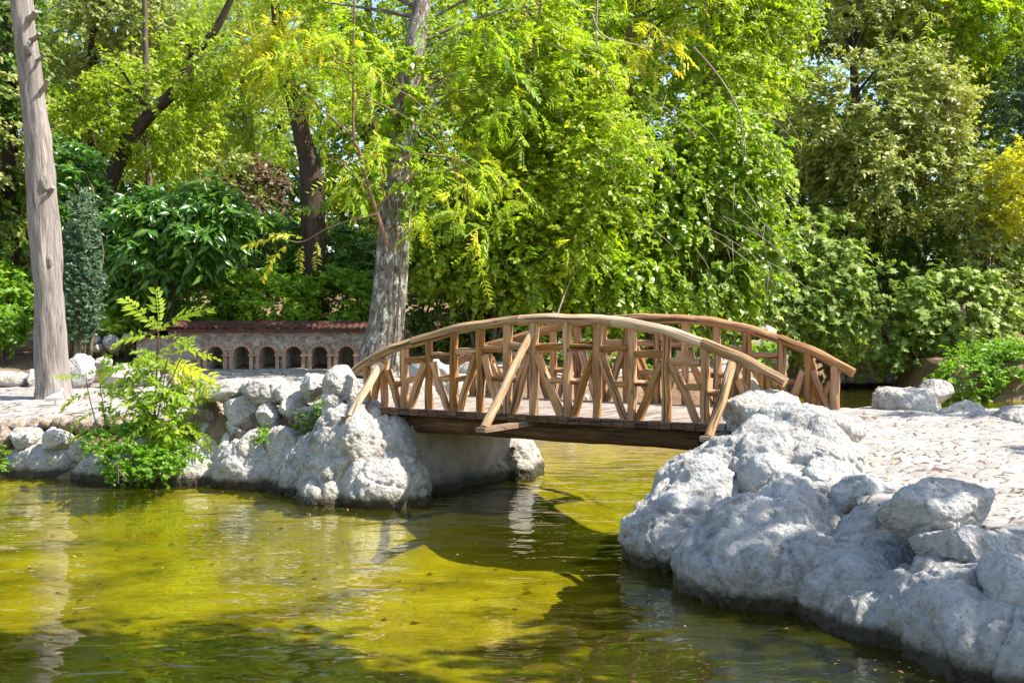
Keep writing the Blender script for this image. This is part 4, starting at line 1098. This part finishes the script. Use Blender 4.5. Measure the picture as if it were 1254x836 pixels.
# ivy climbing the patchy trunk
plant('climbing_ivy', 'ivy wrapped round the upper part of the patchy trunk', 'ivy', ground(478, 24.6),
      [('leaf_ivy', [fo('heart', [E(455, 60, 520, 160, 25.1, .55), E(450, 150, 520, 265, 24.9, .55)], 190, 10, .25, .14, gap=-.3, droop=.6)])], seed=40, nstem=4, stem_r=.02)
# suckers in front of the trunk, pinnate leaves
t = plant('tree_of_heaven', 'young tree with thin reddish stems and pinnate fronds growing in front of the patchy trunk', 'tree', ground(474, 24.3),
      [('leaf_frond', [fo('frond2', [E(330, 20, 470, 150, 24, .9), E(380, 110, 465, 240, 24, .9), E(505, 200, 630, 290, 24, .8)], 150, 4, .45, .44, gap=-.15, droop=.5, spread=1.0)])],
      trunk=([(474, 300, 24.55), (462, 262, 24.3), (452, 232, 24.1), (440, 185, 24), (433, 165, 24), (433, 80, 24), (434, -20, 24)], [5, 5, 4.5, 4, 3.5, 3, 2], 'stem_red', .03), limb=0 or 14, stem_r=.02, seed=41)
T = Tubes()
for pts in ([(433, 167), (400, 140), (368, 108), (345, 92)], [(452, 232), (420, 200), (402, 195)], [(462, 262), (430, 270), (400, 280), (370, 296), (345, 292)], [(470, 240), (462, 170), (448, 100)], [(480, 210), (505, 190), (560, 195), (590, 215)]):
    P = catmull([W(x, y, 24.0) for x, y in pts], 16); T.tube(P, np.linspace(.022, .008, 16), 6, .05, 3)
T.build('side_stem', M['stem_red'], t)
rs = np.random.RandomState(9)
P = np.array([W(x, y, 24.0 + .1 * i) for i, (x, y) in enumerate([(345, 290), (372, 292), (352, 300), (370, 300), (388, 296)])])
leafmesh('frond', [place('frond', P, np.array([(-.95, -.1, -.1), (-.8, -.3, .3), (-.7, -.4, -.5), (-.2, -.6, -.7), (.1, -.5, -.8)]), np.array([(0, -.4, 1)] * 5) + rs.normal(size=(5, 3)) * .2, np.array([.75, .62, .8, .5, .45]), np.array([.5, .55, .6, .8, .9]))], 'leaf_yellow', t)

# the bright green mass behind the bridge
plant('tree_of_heaven', 'bright yellow green tree with big hanging fronds behind the middle of the bridge', 'tree', ground(640, 28.5),
      [('leaf_frond', [fo('frond', [E(540, 130, 700, 260, 27.3, 1.2), E(600, 220, 770, 330, 27.2, 1), E(560, 20, 740, 140, 28, 1.6), E(700, 150, 790, 260, 27.5, 1)], 420, 4, .5, .48, gap=-.05, droop=.45, shell=.7, spread=1.0)]),
       ('leaf_bright', [fo('simple', [E(550, 0, 760, 200, 29, 1.6), E(530, 180, 740, 380, 27.9, 1.4), E(640, 120, 800, 330, 27.6, 1.2)], 4600, 12, .45, .135, gap=-.35, shell=.6)])],
      trunk=([(622, 440, 28.8), (628, 330, 28.8), (640, 200, 28.8), (652, 80, 28.8), (660, -80, 28.8)], [26, 24, 20, 14, 7], 'bark_mid'), limb=26, stem_r=.035, seed=42, twigs=420)
plant('yellow_topped_tree', 'tree with yellowing fronds at the top of the photo, right of its middle', 'tree', ground(775, 31),
      [('leaf_yellow', [fo('frond', [E(740, -40, 850, 60, 30.5, 1.2), E(770, 40, 830, 110, 30.4, .8)], 40, 5, .6, .55, gap=-.2, droop=.6)]),
       ('leaf_frond', [fo('frond', [E(700, -90, 880, 40, 31, 1.6), E(660, -60, 760, 80, 30, 1.4)], 240, 5, .6, .58, gap=-.1, droop=.6)]),
       ('leaf_bright', [fo('simple', [E(690, 30, 800, 180, 31.5, 1.2), E(740, -80, 900, 60, 32, 1.4)], 1300, 12, .45, .15, gap=-.1)])],
      trunk=([(768, 440, 31), (766, 300, 31), (765, 120, 31), (768, 40, 31), (772, -90, 31)], [24, 22, 20, 17, 9], 'bark_mid'), limb=18, stem_r=.04, seed=43, twigs=160)
wt = plant('ivy_thicket', 'wall of bright ivy leaves and drooping bare twigs behind the right half of the bridge', 'ivy', ground(830, 31.3),
      [('leaf_ivy', [fo('heart', [E(720, 170, 880, 330, 30, 1.3), E(800, 130, 960, 300, 30.5, 1.3), E(760, 260, 920, 400, 29.6, 1.1), E(860, 250, 960, 370, 30.5, .9), E(650, 290, 800, 405, 28.6, .9)], 4400, 11, .45, .14, gap=-.42, droop=.8, shell=.7)])],
      seed=44, nstem=14, twigs=420)
rs = np.random.RandomState(5); T = Tubes()
for i in range(60):
    x, y = rs.uniform(700, 960), rs.uniform(110, 330); L = rs.uniform(40, 110); s = rs.uniform(-.3, 1.2); d = rs.uniform(28.2, 29.4)
    P = catmull([W(x, y, d + .3), W(x + s * L * .4, y + L * .25, d), W(x + s * L * .75, y + L * .6, d - .05), W(x + s * L * .8 + rs.uniform(-10, 10), y + L, d)], 10)
    T.tube(P, np.linspace(.009, .003, 10), 5, 0, i, caps=False)
tag(T.build('drooping_twigs', M['twig'], wt), kind='stuff')
plant('ivy_thicket', 'ivy hanging low above the left handrail, right of the patchy trunk', 'ivy', ground(590, 27.6),
      [('leaf_ivy', [fo('heart', [E(530, 240, 660, 345, 27.6, 1), E(500, 270, 590, 345, 27.6, .9), E(600, 300, 740, 385, 27.6, .8)], 1300, 11, .42, .145, gap=-.3, droop=.8, shell=.6)])], seed=45, nstem=8, twigs=60)
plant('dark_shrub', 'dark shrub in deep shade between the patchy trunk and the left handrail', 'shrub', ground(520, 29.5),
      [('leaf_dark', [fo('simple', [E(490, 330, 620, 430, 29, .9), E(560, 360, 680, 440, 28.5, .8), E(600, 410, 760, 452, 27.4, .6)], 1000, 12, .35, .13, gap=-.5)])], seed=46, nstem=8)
# grey twigs in the upper middle
bt = plant('bare_branched_tree', 'tree with long pale bare branches arching over the upper middle of the photo', 'tree', ground(690, 27.4),
      [('leaf_bright', [fo('heart', [E(540, -60, 700, 130, 27.5, 1.2), E(600, 80, 720, 180, 27, .8)], 360, 10, .45, .15, gap=-.05, droop=.6)])],
      trunk=([(640, 430, 28), (638, 300, 28), (640, 150, 28), (642, 60, 28), (646, -60, 28)], [9, 9, 8, 7, 5], 'twig'), limb=10, stem_r=.02, seed=47)
T = Tubes()
for pts in ([(560, 42), (590, 45), (620, 58), (650, 85), (680, 130), (702, 170)], [(565, 60), (575, 110), (590, 170), (583, 200)], [(640, 0), (650, 40), (690, 60), (720, 70)], [(590, 40), (610, 80), (628, 120), (640, 170), (642, 210)], [(660, 0), (655, 60), (662, 130)],
            [(720, 20), (745, 40), (790, 60), (830, 70)], [(735, 0), (738, 60), (760, 110)], [(850, 60), (880, 100), (905, 140), (915, 200)], [(680, 400), (700, 345), (716, 320)]):
    P = catmull([W(x + rs.uniform(-6, 6), y + rs.uniform(-6, 6), 26.6 + rs.uniform(-.3, .3)) for x, y in pts], 24); Tubes().tube(P, np.linspace(.024, .008, 24), 6, .08, 5).build('bare_branch', M['twig'], bt)

plant('poplar_tree', 'tall green tree closing the gap behind the patchy trunk', 'tree', ground(450, 36),
      [('leaf_bright', [fo('simple', [E(360, -90, 560, 90, 36, 2), E(400, 60, 560, 300, 35, 1.6)], 2200, 12, .5, .16, gap=-.45)])],
      trunk=([(456, 420, 36), (456, 300, 36), (452, 120, 36), (450, -60, 36)], [20, 18, 14, 7], 'bark_dark'), limb=14, seed=63)
plant('mulberry_tree', 'leafy green tree behind the ivy wall, right of the yellow topped tree', 'tree', ground(870, 35),
      [('leaf_bright', [fo('simple', [E(800, -90, 960, 60, 34.5, 2), E(820, 40, 950, 190, 34, 1.6), E(860, -90, 1000, 130, 36, 1.8)], 2600, 12, .5, .17, gap=-.4)])],
      trunk=([(872, 440, 35), (870, 300, 35), (868, 150, 35), (872, 0, 35), (880, -100, 35)], [22, 20, 17, 12, 7], 'bark_mid'), limb=16, seed=48, twigs=240)
plant('round_olive_tree', 'big rounded grey olive tree with tiny leaves on the right behind the fig bush', 'tree', ground(1060, 41.5),
      [('leaf_olive', [fo('small', [E(960, 70, 1130, 230, 40.5, 2.4), E(1040, 60, 1185, 220, 41, 2.4), E(990, 150, 1160, 280, 40, 2), E(950, -60, 1110, 60, 43, 2.4), E(1020, -80, 1200, 60, 44, 2.4)], 7000, 15, .5, .19, gap=-.42, shell=.7)])],
      trunk=([(1062, 450, 41.5), (1058, 330, 41.5), (1050, 200, 41.5), (1045, 60, 41.5)], [22, 20, 16, 8], 'bark_dark'), limb=16, seed=49)
plant('fig_bush', 'pale green fig bush with lobed leaves hanging over the far water on the right', 'bush', ground(1030, 40.3),
      [('leaf_fig', [fo('fig', [E(930, 290, 1060, 430, 37.5, 1.3), E(1020, 300, 1150, 440, 37.8, 1.3), E(1110, 330, 1240, 440, 38, 1.2), E(960, 260, 1050, 340, 38, 1), E(900, 330, 1010, 430, 37, 1)], 2300, 9, .5, .20, gap=-.25, shell=.7)])], seed=50, nstem=14, twigs=120, stem_r=.06)
plant('dark_evergreen', 'dark evergreen shrub under the round olive tree', 'shrub', ground(1090, 42),
      [('leaf_dark', [fo('simple', [E(930, 220, 1090, 330, 41.5, 1.4), E(1060, 230, 1290, 400, 42.5, 1.6)], 1900, 12, .45, .19, gap=-.4)])], seed=51, nstem=12)
plant('tree_of_heaven', 'pale trunked tree with fronds in the upper right corner of the photo', 'tree', ground(1165, 46),
      [('leaf_frond', [fo('frond', [E(1110, -70, 1210, 60, 42.4, 1.6), E(1190, -60, 1290, 80, 42.4, 1.6), E(1130, 40, 1220, 110, 42.6, 1)], 150, 4, .7, .85, gap=-.1, droop=.45, spread=1.0)]),
       ('leaf_bright', [fo('simple', [E(1100, -60, 1260, 110, 43, 1.6)], 900, 12, .5, .2, gap=-.15)])],
      trunk=([(1176, 400, 46), (1172, 300, 45.5), (1165, 160, 44), (1160, 60, 42.2), (1165, -80, 42)], [14, 14, 13, 12, 7], 'twig'), limb=18, stem_r=.05, seed=52, twigs=80)
plant('pine_tree', 'dark blue green pine at the right edge of the photo', 'tree', ground(1250, 44),
      [('leaf_cypress', [fo('needle', [E(1195, 70, 1300, 170, 43, 1.6), E(1220, 100, 1320, 230, 43, 1.6)], 480, 24, .5, .40, gap=-.2)])],
      trunk=([(1262, 440, 44), (1258, 250, 44), (1250, 60, 44), (1246, -60, 44)], [16, 14, 11, 7], 'bark_dark'), limb=12, seed=53)
plant('golden_tree', 'tree with golden yellow autumn leaves at the right edge of the photo', 'tree', ground(1262, 40),
      [('leaf_yellow', [fo('simple', [E(1215, 175, 1320, 290, 39, 1.3), E(1190, 210, 1260, 300, 39.4, 1)], 520, 12, .42, .18, gap=-.25)])],
      trunk=([(1270, 440, 40), (1266, 330, 40), (1264, 230, 40)], [14, 12, 7], 'bark_mid'), limb=10, seed=54)
plant('tangled_shrub', 'tangled grey green shrub with bare stems at the right edge, below the golden tree', 'shrub', ground(1210, 39.5),
      [('leaf_olive', [fo('small', [E(1150, 180, 1240, 290, 39.8, 1.2), E(1170, 270, 1290, 400, 39.2, 1.2)], 800, 13, .45, .17, gap=-.2)])], seed=55, nstem=16, twigs=200)
plant('water_shrub', 'low bright green shrub growing at the water on the far right', 'shrub', ground(1215, 33.6),
      [('leaf_bush', [fo('simple', [E(1145, 440, 1230, 490, 33.3, .8), E(1190, 425, 1310, 492, 33.6, .9), E(1160, 420, 1270, 465, 34.2, .8)], 1150, 11, .28, .13, gap=-.5, updir=.5)])], seed=56, nstem=9, stem_r=.02)
plant('bank_shrub', 'low leafy shrubs on the rocky bank seen through the middle of the bridge railing', 'shrub', ground(740, 28.5),
      [('leaf_bush', [fo('simple', [E(640, 446, 720, 480, 27.2, .5), E(760, 440, 860, 485, 29, .6), E(560, 400, 650, 450, 28.5, .6), E(850, 420, 930, 470, 31.5, .7)], 520, 11, .3, .13, gap=-.2, updir=.4)])], seed=58, nstem=8, stem_r=.02)
plant('bank_plant', 'small fresh green plant hanging on the bank behind the far railing', 'plant', ground(930, 33.4),
      [('leaf_bush', [fo('simple', [E(915, 418, 950, 448, 32.5, .4), E(940, 425, 962, 440, 32.5, .3)], 130, 10, .2, .13, gap=-.6)])], seed=57, stem_r=.02)


for i, (els_, d_, tp_, mt_, lab_, sd_) in enumerate([
        ([E(500, -80, 680, 120, 45, 2.4), E(560, 60, 760, 260, 44, 2.4)], 45, 600, 'leaf_lime', 'pale lime tree far behind the middle of the bridge', 301),
        ([E(800, -90, 960, 110, 46, 2.4), E(860, 60, 990, 240, 45, 2.2)], 46, 890, 'leaf_lime', 'pale yellow green tree filling the gap left of the round olive tree', 302),
        ([E(1080, -90, 1290, 120, 49, 2.6), E(1150, 60, 1300, 230, 48, 2.4)], 49, 1190, 'leaf_bright', 'tall green tree far back in the upper right corner', 303),
        ([E(160, -90, 330, 100, 46, 2.4), E(190, 80, 360, 270, 45, 2.2)], 46, 255, 'leaf_lime', 'sunlit lime green tree far back between the leaning trunk and the dark trunk', 304),
        ([E(-60, -90, 130, 110, 46, 2.4), E(-60, 80, 100, 280, 45, 2.2)], 46, 40, 'leaf_bright', 'sunlit green tree far back behind the pine trunk', 305)]):
    plant('background_tree', lab_, 'tree', ground(tp_, d_), [(mt_, [fo('simple', els_, 2300, 12, .6, .19, gap=-.35)])],
          trunk=([(tp_, 420, d_), (tp_ + 4, 250, d_), (tp_ - 3, 80, d_), (tp_, -60, d_)], [18, 16, 12, 7], 'bark_mid'), limb=14, seed=sd_)
# foreground sapling with fronds, on the left bank
sp = empty('sapling', onz(176, 578, 0.25), 'young sapling with fern like fronds rising from the left bank above the water', 'sapling')
rs = np.random.RandomState(17)
D0 = 16.75
stemp = catmull([W(182, 570, D0), W(190, 500, D0 + .15), W(192, 450, D0 + .2), W(194, 405, D0 + .2)], 24)
T = Tubes().tube(stemp, np.linspace(.022, .010, 24), 8, .06, 1)
for (x0, y0, x1, y1) in ((190, 520, 150, 455), (188, 500, 225, 430), (190, 540, 235, 480), (186, 550, 140, 500), (190, 480, 215, 405), (188, 530, 205, 440)):
    T.tube(catmull([W(x0, y0, D0 + .15), W((x0 + x1) / 2, (y0 + y1) / 2 + 6, D0 + rs.uniform(-.1, .3)), W(x1, y1, D0 + rs.uniform(-.25, .4))], 10), np.linspace(.013, .006, 10), 6, 0, 2)
T.build('stem', M['stem_red'], sp)
P, A, N_, Sz, Tn = [], [], [], [], []
def fr(px, py, dx, dy, L, tone, dd=0.0, nz=0.6):
    P.append(W(px, py, D0 + .15 + dd)); A.append((dx, rs.uniform(-.35, .25), -dy)); N_.append((rs.normal() * .2, -nz, 1)); Sz.append(L / F * D0); Tn.append(tone)
for q in [(194, 405, -.7, -.75, 62, .45), (194, 405, .02, -1, 52, .4), (194, 405, .75, -.72, 66, .5), (194, 412, -.9, -.25, 58, .5), (195, 412, .9, -.1, 50, .5), (194, 430, -.95, .05, 50, .45), (194, 430, .9, -.45, 48, .5),
          (193, 445, .95, .0, 70, .85), (194, 440, .8, .3, 62, .9), (192, 450, -.9, .1, 50, .45), (214, 432, .7, -.3, 45, .72), (214, 440, .9, .15, 55, .8)]: fr(*q)
for i in range(64):
    y = rs.uniform(432, 560); x = 192 + rs.normal() * 22; s = rs.choice([-1, 1])
    fr(x, y, s * rs.uniform(.5, 1), rs.uniform(-.6, .35), rs.uniform(26, 48), np.clip(rs.normal(.4, .18), 0, 1), rs.uniform(-.35, .35), rs.uniform(.2, .8))
leafmesh('foliage', [place('frond', *map(np.array, (P, A, N_, Sz, Tn))), foliage(rs, 'simple', [E(165, 435, 232, 540, D0 + .15, .25), E(168, 480, 222, 570, D0 + .1, .25)], 200, 9, .2, .085, gap=-.2, gfreq=3, droop=.4)[0]], 'leaf_frond', sp)
s2 = empty('sapling', onz(125, 572, 0.3), 'smaller thin sapling with sparse fronds left of the tall one, near the white pigeon', 'sapling')
T = Tubes()
for pts in ([(128, 560), (118, 520), (108, 480), (105, 455)], [(128, 560), (128, 510), (122, 470)], [(132, 560), (150, 520), (160, 490)]):
    T.tube(catmull([W(x, y, D0 + .35) for x, y in pts], 12), np.linspace(.011, .005, 12), 6, 0, 1)
T.build('stem', M['stem_red'], s2)
P, A, N_, Sz, Tn = [], [], [], [], []
for q in [(105, 460, -.9, -.1, 34, .4), (105, 458, .9, -.4, 44, .4), (112, 480, -.95, .1, 42, .4), (112, 482, .95, -.3, 46, .4), (118, 505, -.9, .05, 40, .4), (118, 500, .95, -.1, 44, .35), (122, 470, .2, -1, 36, .4), (122, 475, .9, -.5, 40, .4), (124, 520, -.9, .1, 42, .35),
          (128, 540, -.9, .2, 40, .35), (130, 540, .9, .1, 40, .3), (150, 520, .8, -.2, 44, .4), (158, 495, -.6, -.7, 36, .4), (160, 492, .8, -.5, 40, .4), (126, 515, .8, .2, 40, .3), (140, 530, -.2, -.9, 40, .3)]: fr(*q, dd=.2)
leafmesh('foliage', [place('frond', *map(np.array, (P, A, N_, Sz, Tn)))], 'leaf_frond', s2)
plant('herb_clump', 'rounded clump of small leaved green herbs spilling over the ledge to the water', 'herbs', onz(165, 588, .1),
      [('leaf_bush', [fo('round', [E(130, 545, 182, 588, 16.4, .22), E(160, 556, 222, 586, 16.4, .2), E(102, 532, 145, 562, 16.7, .2), E(195, 545, 226, 570, 16.6, .18), E(150, 515, 210, 548, 16.85, .2)], 620, 11, .14, .058, gap=-.25, gfreq=2.5, shell=.7, updir=.5, tone=(.55, .15))])], seed=60, nstem=14, stem_r=.008)
for i, (b, d, lab, mt, n_) in enumerate([((466, 500, 494, 530), 15.55, 'leafy tuft hanging under the left end of the bridge deck', 'leaf_dark', 120), ((360, 498, 392, 532), 16.0, 'dark green tuft growing in a crack between the grey wall stones', 'leaf_dark', 140),
                                       ((316, 520, 336, 540), 16.3, 'little green tuft under the rounded grey stone of the left wall', 'leaf_bush', 70), ((387, 482, 397, 505), 15.9, 'slim green sprig between two stones below the pointed pale boulder', 'leaf_bush', 40),
                                       ((-10, 540, 8, 572), 17.2, 'green herbs at the left edge of the photo above the water', 'leaf_bush', 110), ((997, 524, 1010, 538), 12.0, 'tiny green sprig growing on the white rock of the right bank', 'leaf_bush', 30)]):
    plant('tuft', lab, 'plant', W((b[0] + b[2]) / 2, b[3], d + .1), [(mt, [fo('small', [E(b[0] + 3, b[1] + 6, b[2] - 3, b[3], d, .14)], int(n_ * .6), 9, .10, .05 if i < 5 else .03, gap=-.9, updir=.3)])], seed=80 + i, nstem=4, stem_r=.006)

# trees standing beside the camera on the right: unseen, their crowns placed sunward to shade near pond, front rock and paving
plant('shade_tree', 'unseen leafy tree beside the camera, its crown added to shade the near pond and rock', 'tree', np.array([9.0, 5.6, .5]),
      [('leaf_bright', [fo('simple', [(np.array([3.0, 8.3, .5]) + np.array(SUN) * 9.5, np.array([1.7, 1.2, .8])), (np.array([1.6, 9.9, .3]) + np.array(SUN) * 10.5, np.array([.8, 1.0, .8])), (np.array([-3.6, 9.0, 0]) + np.array(SUN) * 13, np.array([3.2, 1.9, 1.1])), (np.array([-5.2, 8.6, 0]) + np.array(SUN) * 13, np.array([2.2, 1.9, 1.1])), (np.array([-1.6, 8.2, 0]) + np.array(SUN) * 13, np.array([2.0, 1.3, 1.0]))], 2600, 12, .5, .2, gap=-.3)])],
      trunk=([((9.0 / 5.6) * F + CX, HY + (CAMZ - .4) * F / 5.6, 5.6), ((8.9 / 5.7) * F + CX, HY - 2.0 * F / 5.7, 5.7), ((8.4 / 5.9) * F + CX, HY - 5.5 * F / 5.9, 5.9)], [90, 70, 40], 'bark_mid'), limb=14, seed=61)
plant('shade_tree', 'leafy tree standing beyond the right edge of the photo beside the paving', 'tree', np.array([12.5, 12.5, .6]),
      [('leaf_bright', [fo('simple', [(np.array([5.8, 14.2, 1]) + np.array(SUN) * 9, np.array([2.4, 1.0, .8])), (np.array([7, 11.5, 1]) + np.array(SUN) * 9, np.array([2.0, 1.0, .8]))], 260, 11, .5, .2, gap=.0)])],
      trunk=([((12.5 / 12.5) * F + CX, HY + (CAMZ - .5) * F / 12.5, 12.5), ((12.6 / 12.4) * F + CX, HY - 2.0 * F / 12.4, 12.4), ((12.4 / 12.3) * F + CX, HY - 5.0 * F / 12.3, 12.3)], [46, 38, 20], 'bark_mid'), limb=12, seed=62)

# far woods behind everything
rs = np.random.RandomState(70)
els = []
for i in range(26):
    x = -120 + i * 58 + rs.uniform(-20, 20); d = rs.uniform(50, 60); top = rs.uniform(-40, 60)
    if 880 < x < 980 or 190 < x < 320: top += 25
    els.append(E(x - 75, top, x + 75, 420, d, 3))
    els.append(E(x - 60, 220, x + 60, 440, d - 3, 2))
    els.append(E(x - 60, 300, x + 60, 420, d - 6, 2))
ds, _ = foliage(rs, 'simple', els, 15000, 12, .9, .42, gap=-.6, shell=.7)
o = leafmesh('far_woods', [ds], 'leaf_dark', None); tag(o, 'dim green woods closing the view behind the garden trees', 'woods', kind='stuff')

# ------------------------------------------------------------------ litter, floating leaves, pigeon
rs = np.random.RandomState(33)
n = 5200
P = np.column_stack([rs.uniform(-14, 10, n), rs.uniform(7.5, 31, n)])
z = terrain_z(P); onland = sd_poly(P, POND) > .5
P3 = np.column_stack([P, z + .055])[onland]
n = len(P3)
ds = place('simple', P3, np.column_stack([rs.normal(size=(n, 2)), rs.normal(size=n) * .15]), np.column_stack([rs.normal(size=(n, 2)) * .3, np.ones(n)]), rs.uniform(.035, .085, n), np.clip(rs.normal(.45, .25, n), 0, 1))
o = leafmesh('leaf_litter', [ds], 'leaf_litter', None); tag(o, 'dry fallen leaves strewn over paving and earth', 'fallen leaves', kind='stuff')
n = 330
P = np.column_stack([rs.uniform(-7, 3, n), rs.uniform(7.3, 17, n)]); P = P[sd_poly(P, POND) < -.1]
Pe = np.column_stack([rs.uniform(-9, 3, 5000), rs.uniform(7.3, 18, 5000)]); se = sd_poly(Pe, POND); Pe = Pe[(se < -.3) & (se > -1.1) & (fbm(np.column_stack([Pe * 1.4, Pe[:, 0] * 0]), 2, 6) > .15)][:420]
P = np.vstack([P[:200], Pe]); n = len(P)
ds1 = place('simple', np.column_stack([P, np.full(n, .004)]), np.column_stack([rs.normal(size=(n, 2)), np.zeros(n)]), np.column_stack([np.zeros((n, 2)), np.ones(n)]), rs.uniform(.02, .05, n), np.clip(rs.normal(.5, .3, n), 0, 1))
m = 380
Q = np.column_stack([rs.uniform(-8, 3, m), rs.uniform(7.3, 17, m)]); Q = Q[sd_poly(Q, POND) < -.3]; m = len(Q)
ds2 = place('simple', np.column_stack([Q, terrain_z(Q) + .02]), np.column_stack([rs.normal(size=(m, 2)), np.zeros(m)]), np.column_stack([rs.normal(size=(m, 2)) * .2, np.ones(m)]), rs.uniform(.03, .12, m), np.clip(rs.normal(.15, .15, m), 0, 1))
o = leafmesh('pond_leaves', [ds1, ds2], 'leaf_litter', None); tag(o, 'brown leaves floating on the pond and sunk to its bed', 'fallen leaves', kind='stuff')

M['white_feather'] = m_simple('white_feather', (0.78, 0.76, 0.74), 0.8, 0.08, 30, .2, .003)
M['beak'] = m_simple('beak_and_legs', (0.45, 0.16, 0.12), 0.6, 0.1, 20, .1, .002)
pg0 = W(67, 499, 19.5); pg0[2] = gz(pg0[0], pg0[1]) + .045
pg = empty('pigeon', pg0, 'white pigeon standing on the paving in front of the pine trunk, facing right', 'pigeon')
sp_ = [(-.165, .055, .006, .020), (-.12, .065, .012, .030), (-.075, .085, .035, .04), (-.03, .10, .055, .056), (.02, .115, .062, .060), (.06, .14, .05, .048), (.085, .175, .033, .033), (.098, .205, .026, .026), (.11, .228, .027, .026), (.128, .233, .020, .02), (.142, .229, .009, .008)]
P = catmull([pg0 + np.array([q[0], 0, q[1]]) for q in sp_], 44)
R_ = np.interp(np.linspace(0, 10, 44), np.arange(11), [(q[2] + q[3]) / 2 for q in sp_])
Tubes().tube(P, R_, 16, .0, 0).build('body', M['white_feather'], pg)
Tubes().tube([pg0 + np.array([.140, 0, .229]), pg0 + np.array([.150, 0, .226]), pg0 + np.array([.163, 0, .220])], [.006, .005, .001], 8).build('beak', M['beak'], pg)
for sg in (-1, 1):
    v, f = ico(3)
    q = v * np.array([.105, .014, .036]); ca, sa = math.cos(.22), math.sin(.22)
    q = np.column_stack([q[:, 0] * ca - q[:, 2] * sa, q[:, 1] + sg * .050, q[:, 0] * sa + q[:, 2] * ca]) + pg0 + np.array([-.035, 0, .105])
    mesh_np('wing', q, [f], M['white_feather'], pg)
    T = Tubes().tube([pg0 + np.array([.01, sg * .022, .07]), pg0 + np.array([.008, sg * .022, .0])], .005, 6)
    for a_ in (-.5, 0, .5): T.tube([pg0 + np.array([.008, sg * .022, .002]), pg0 + np.array([.008 + .03 * math.cos(a_), sg * .022 + .03 * math.sin(a_), -.008])], .003, 5)
    T.build('leg', M['beak'], pg)
    v, f = ico(2); mesh_np('eye', v * .004 + pg0 + np.array([.122, sg * .0215, .236]), [f], M['beam_dark'], pg)
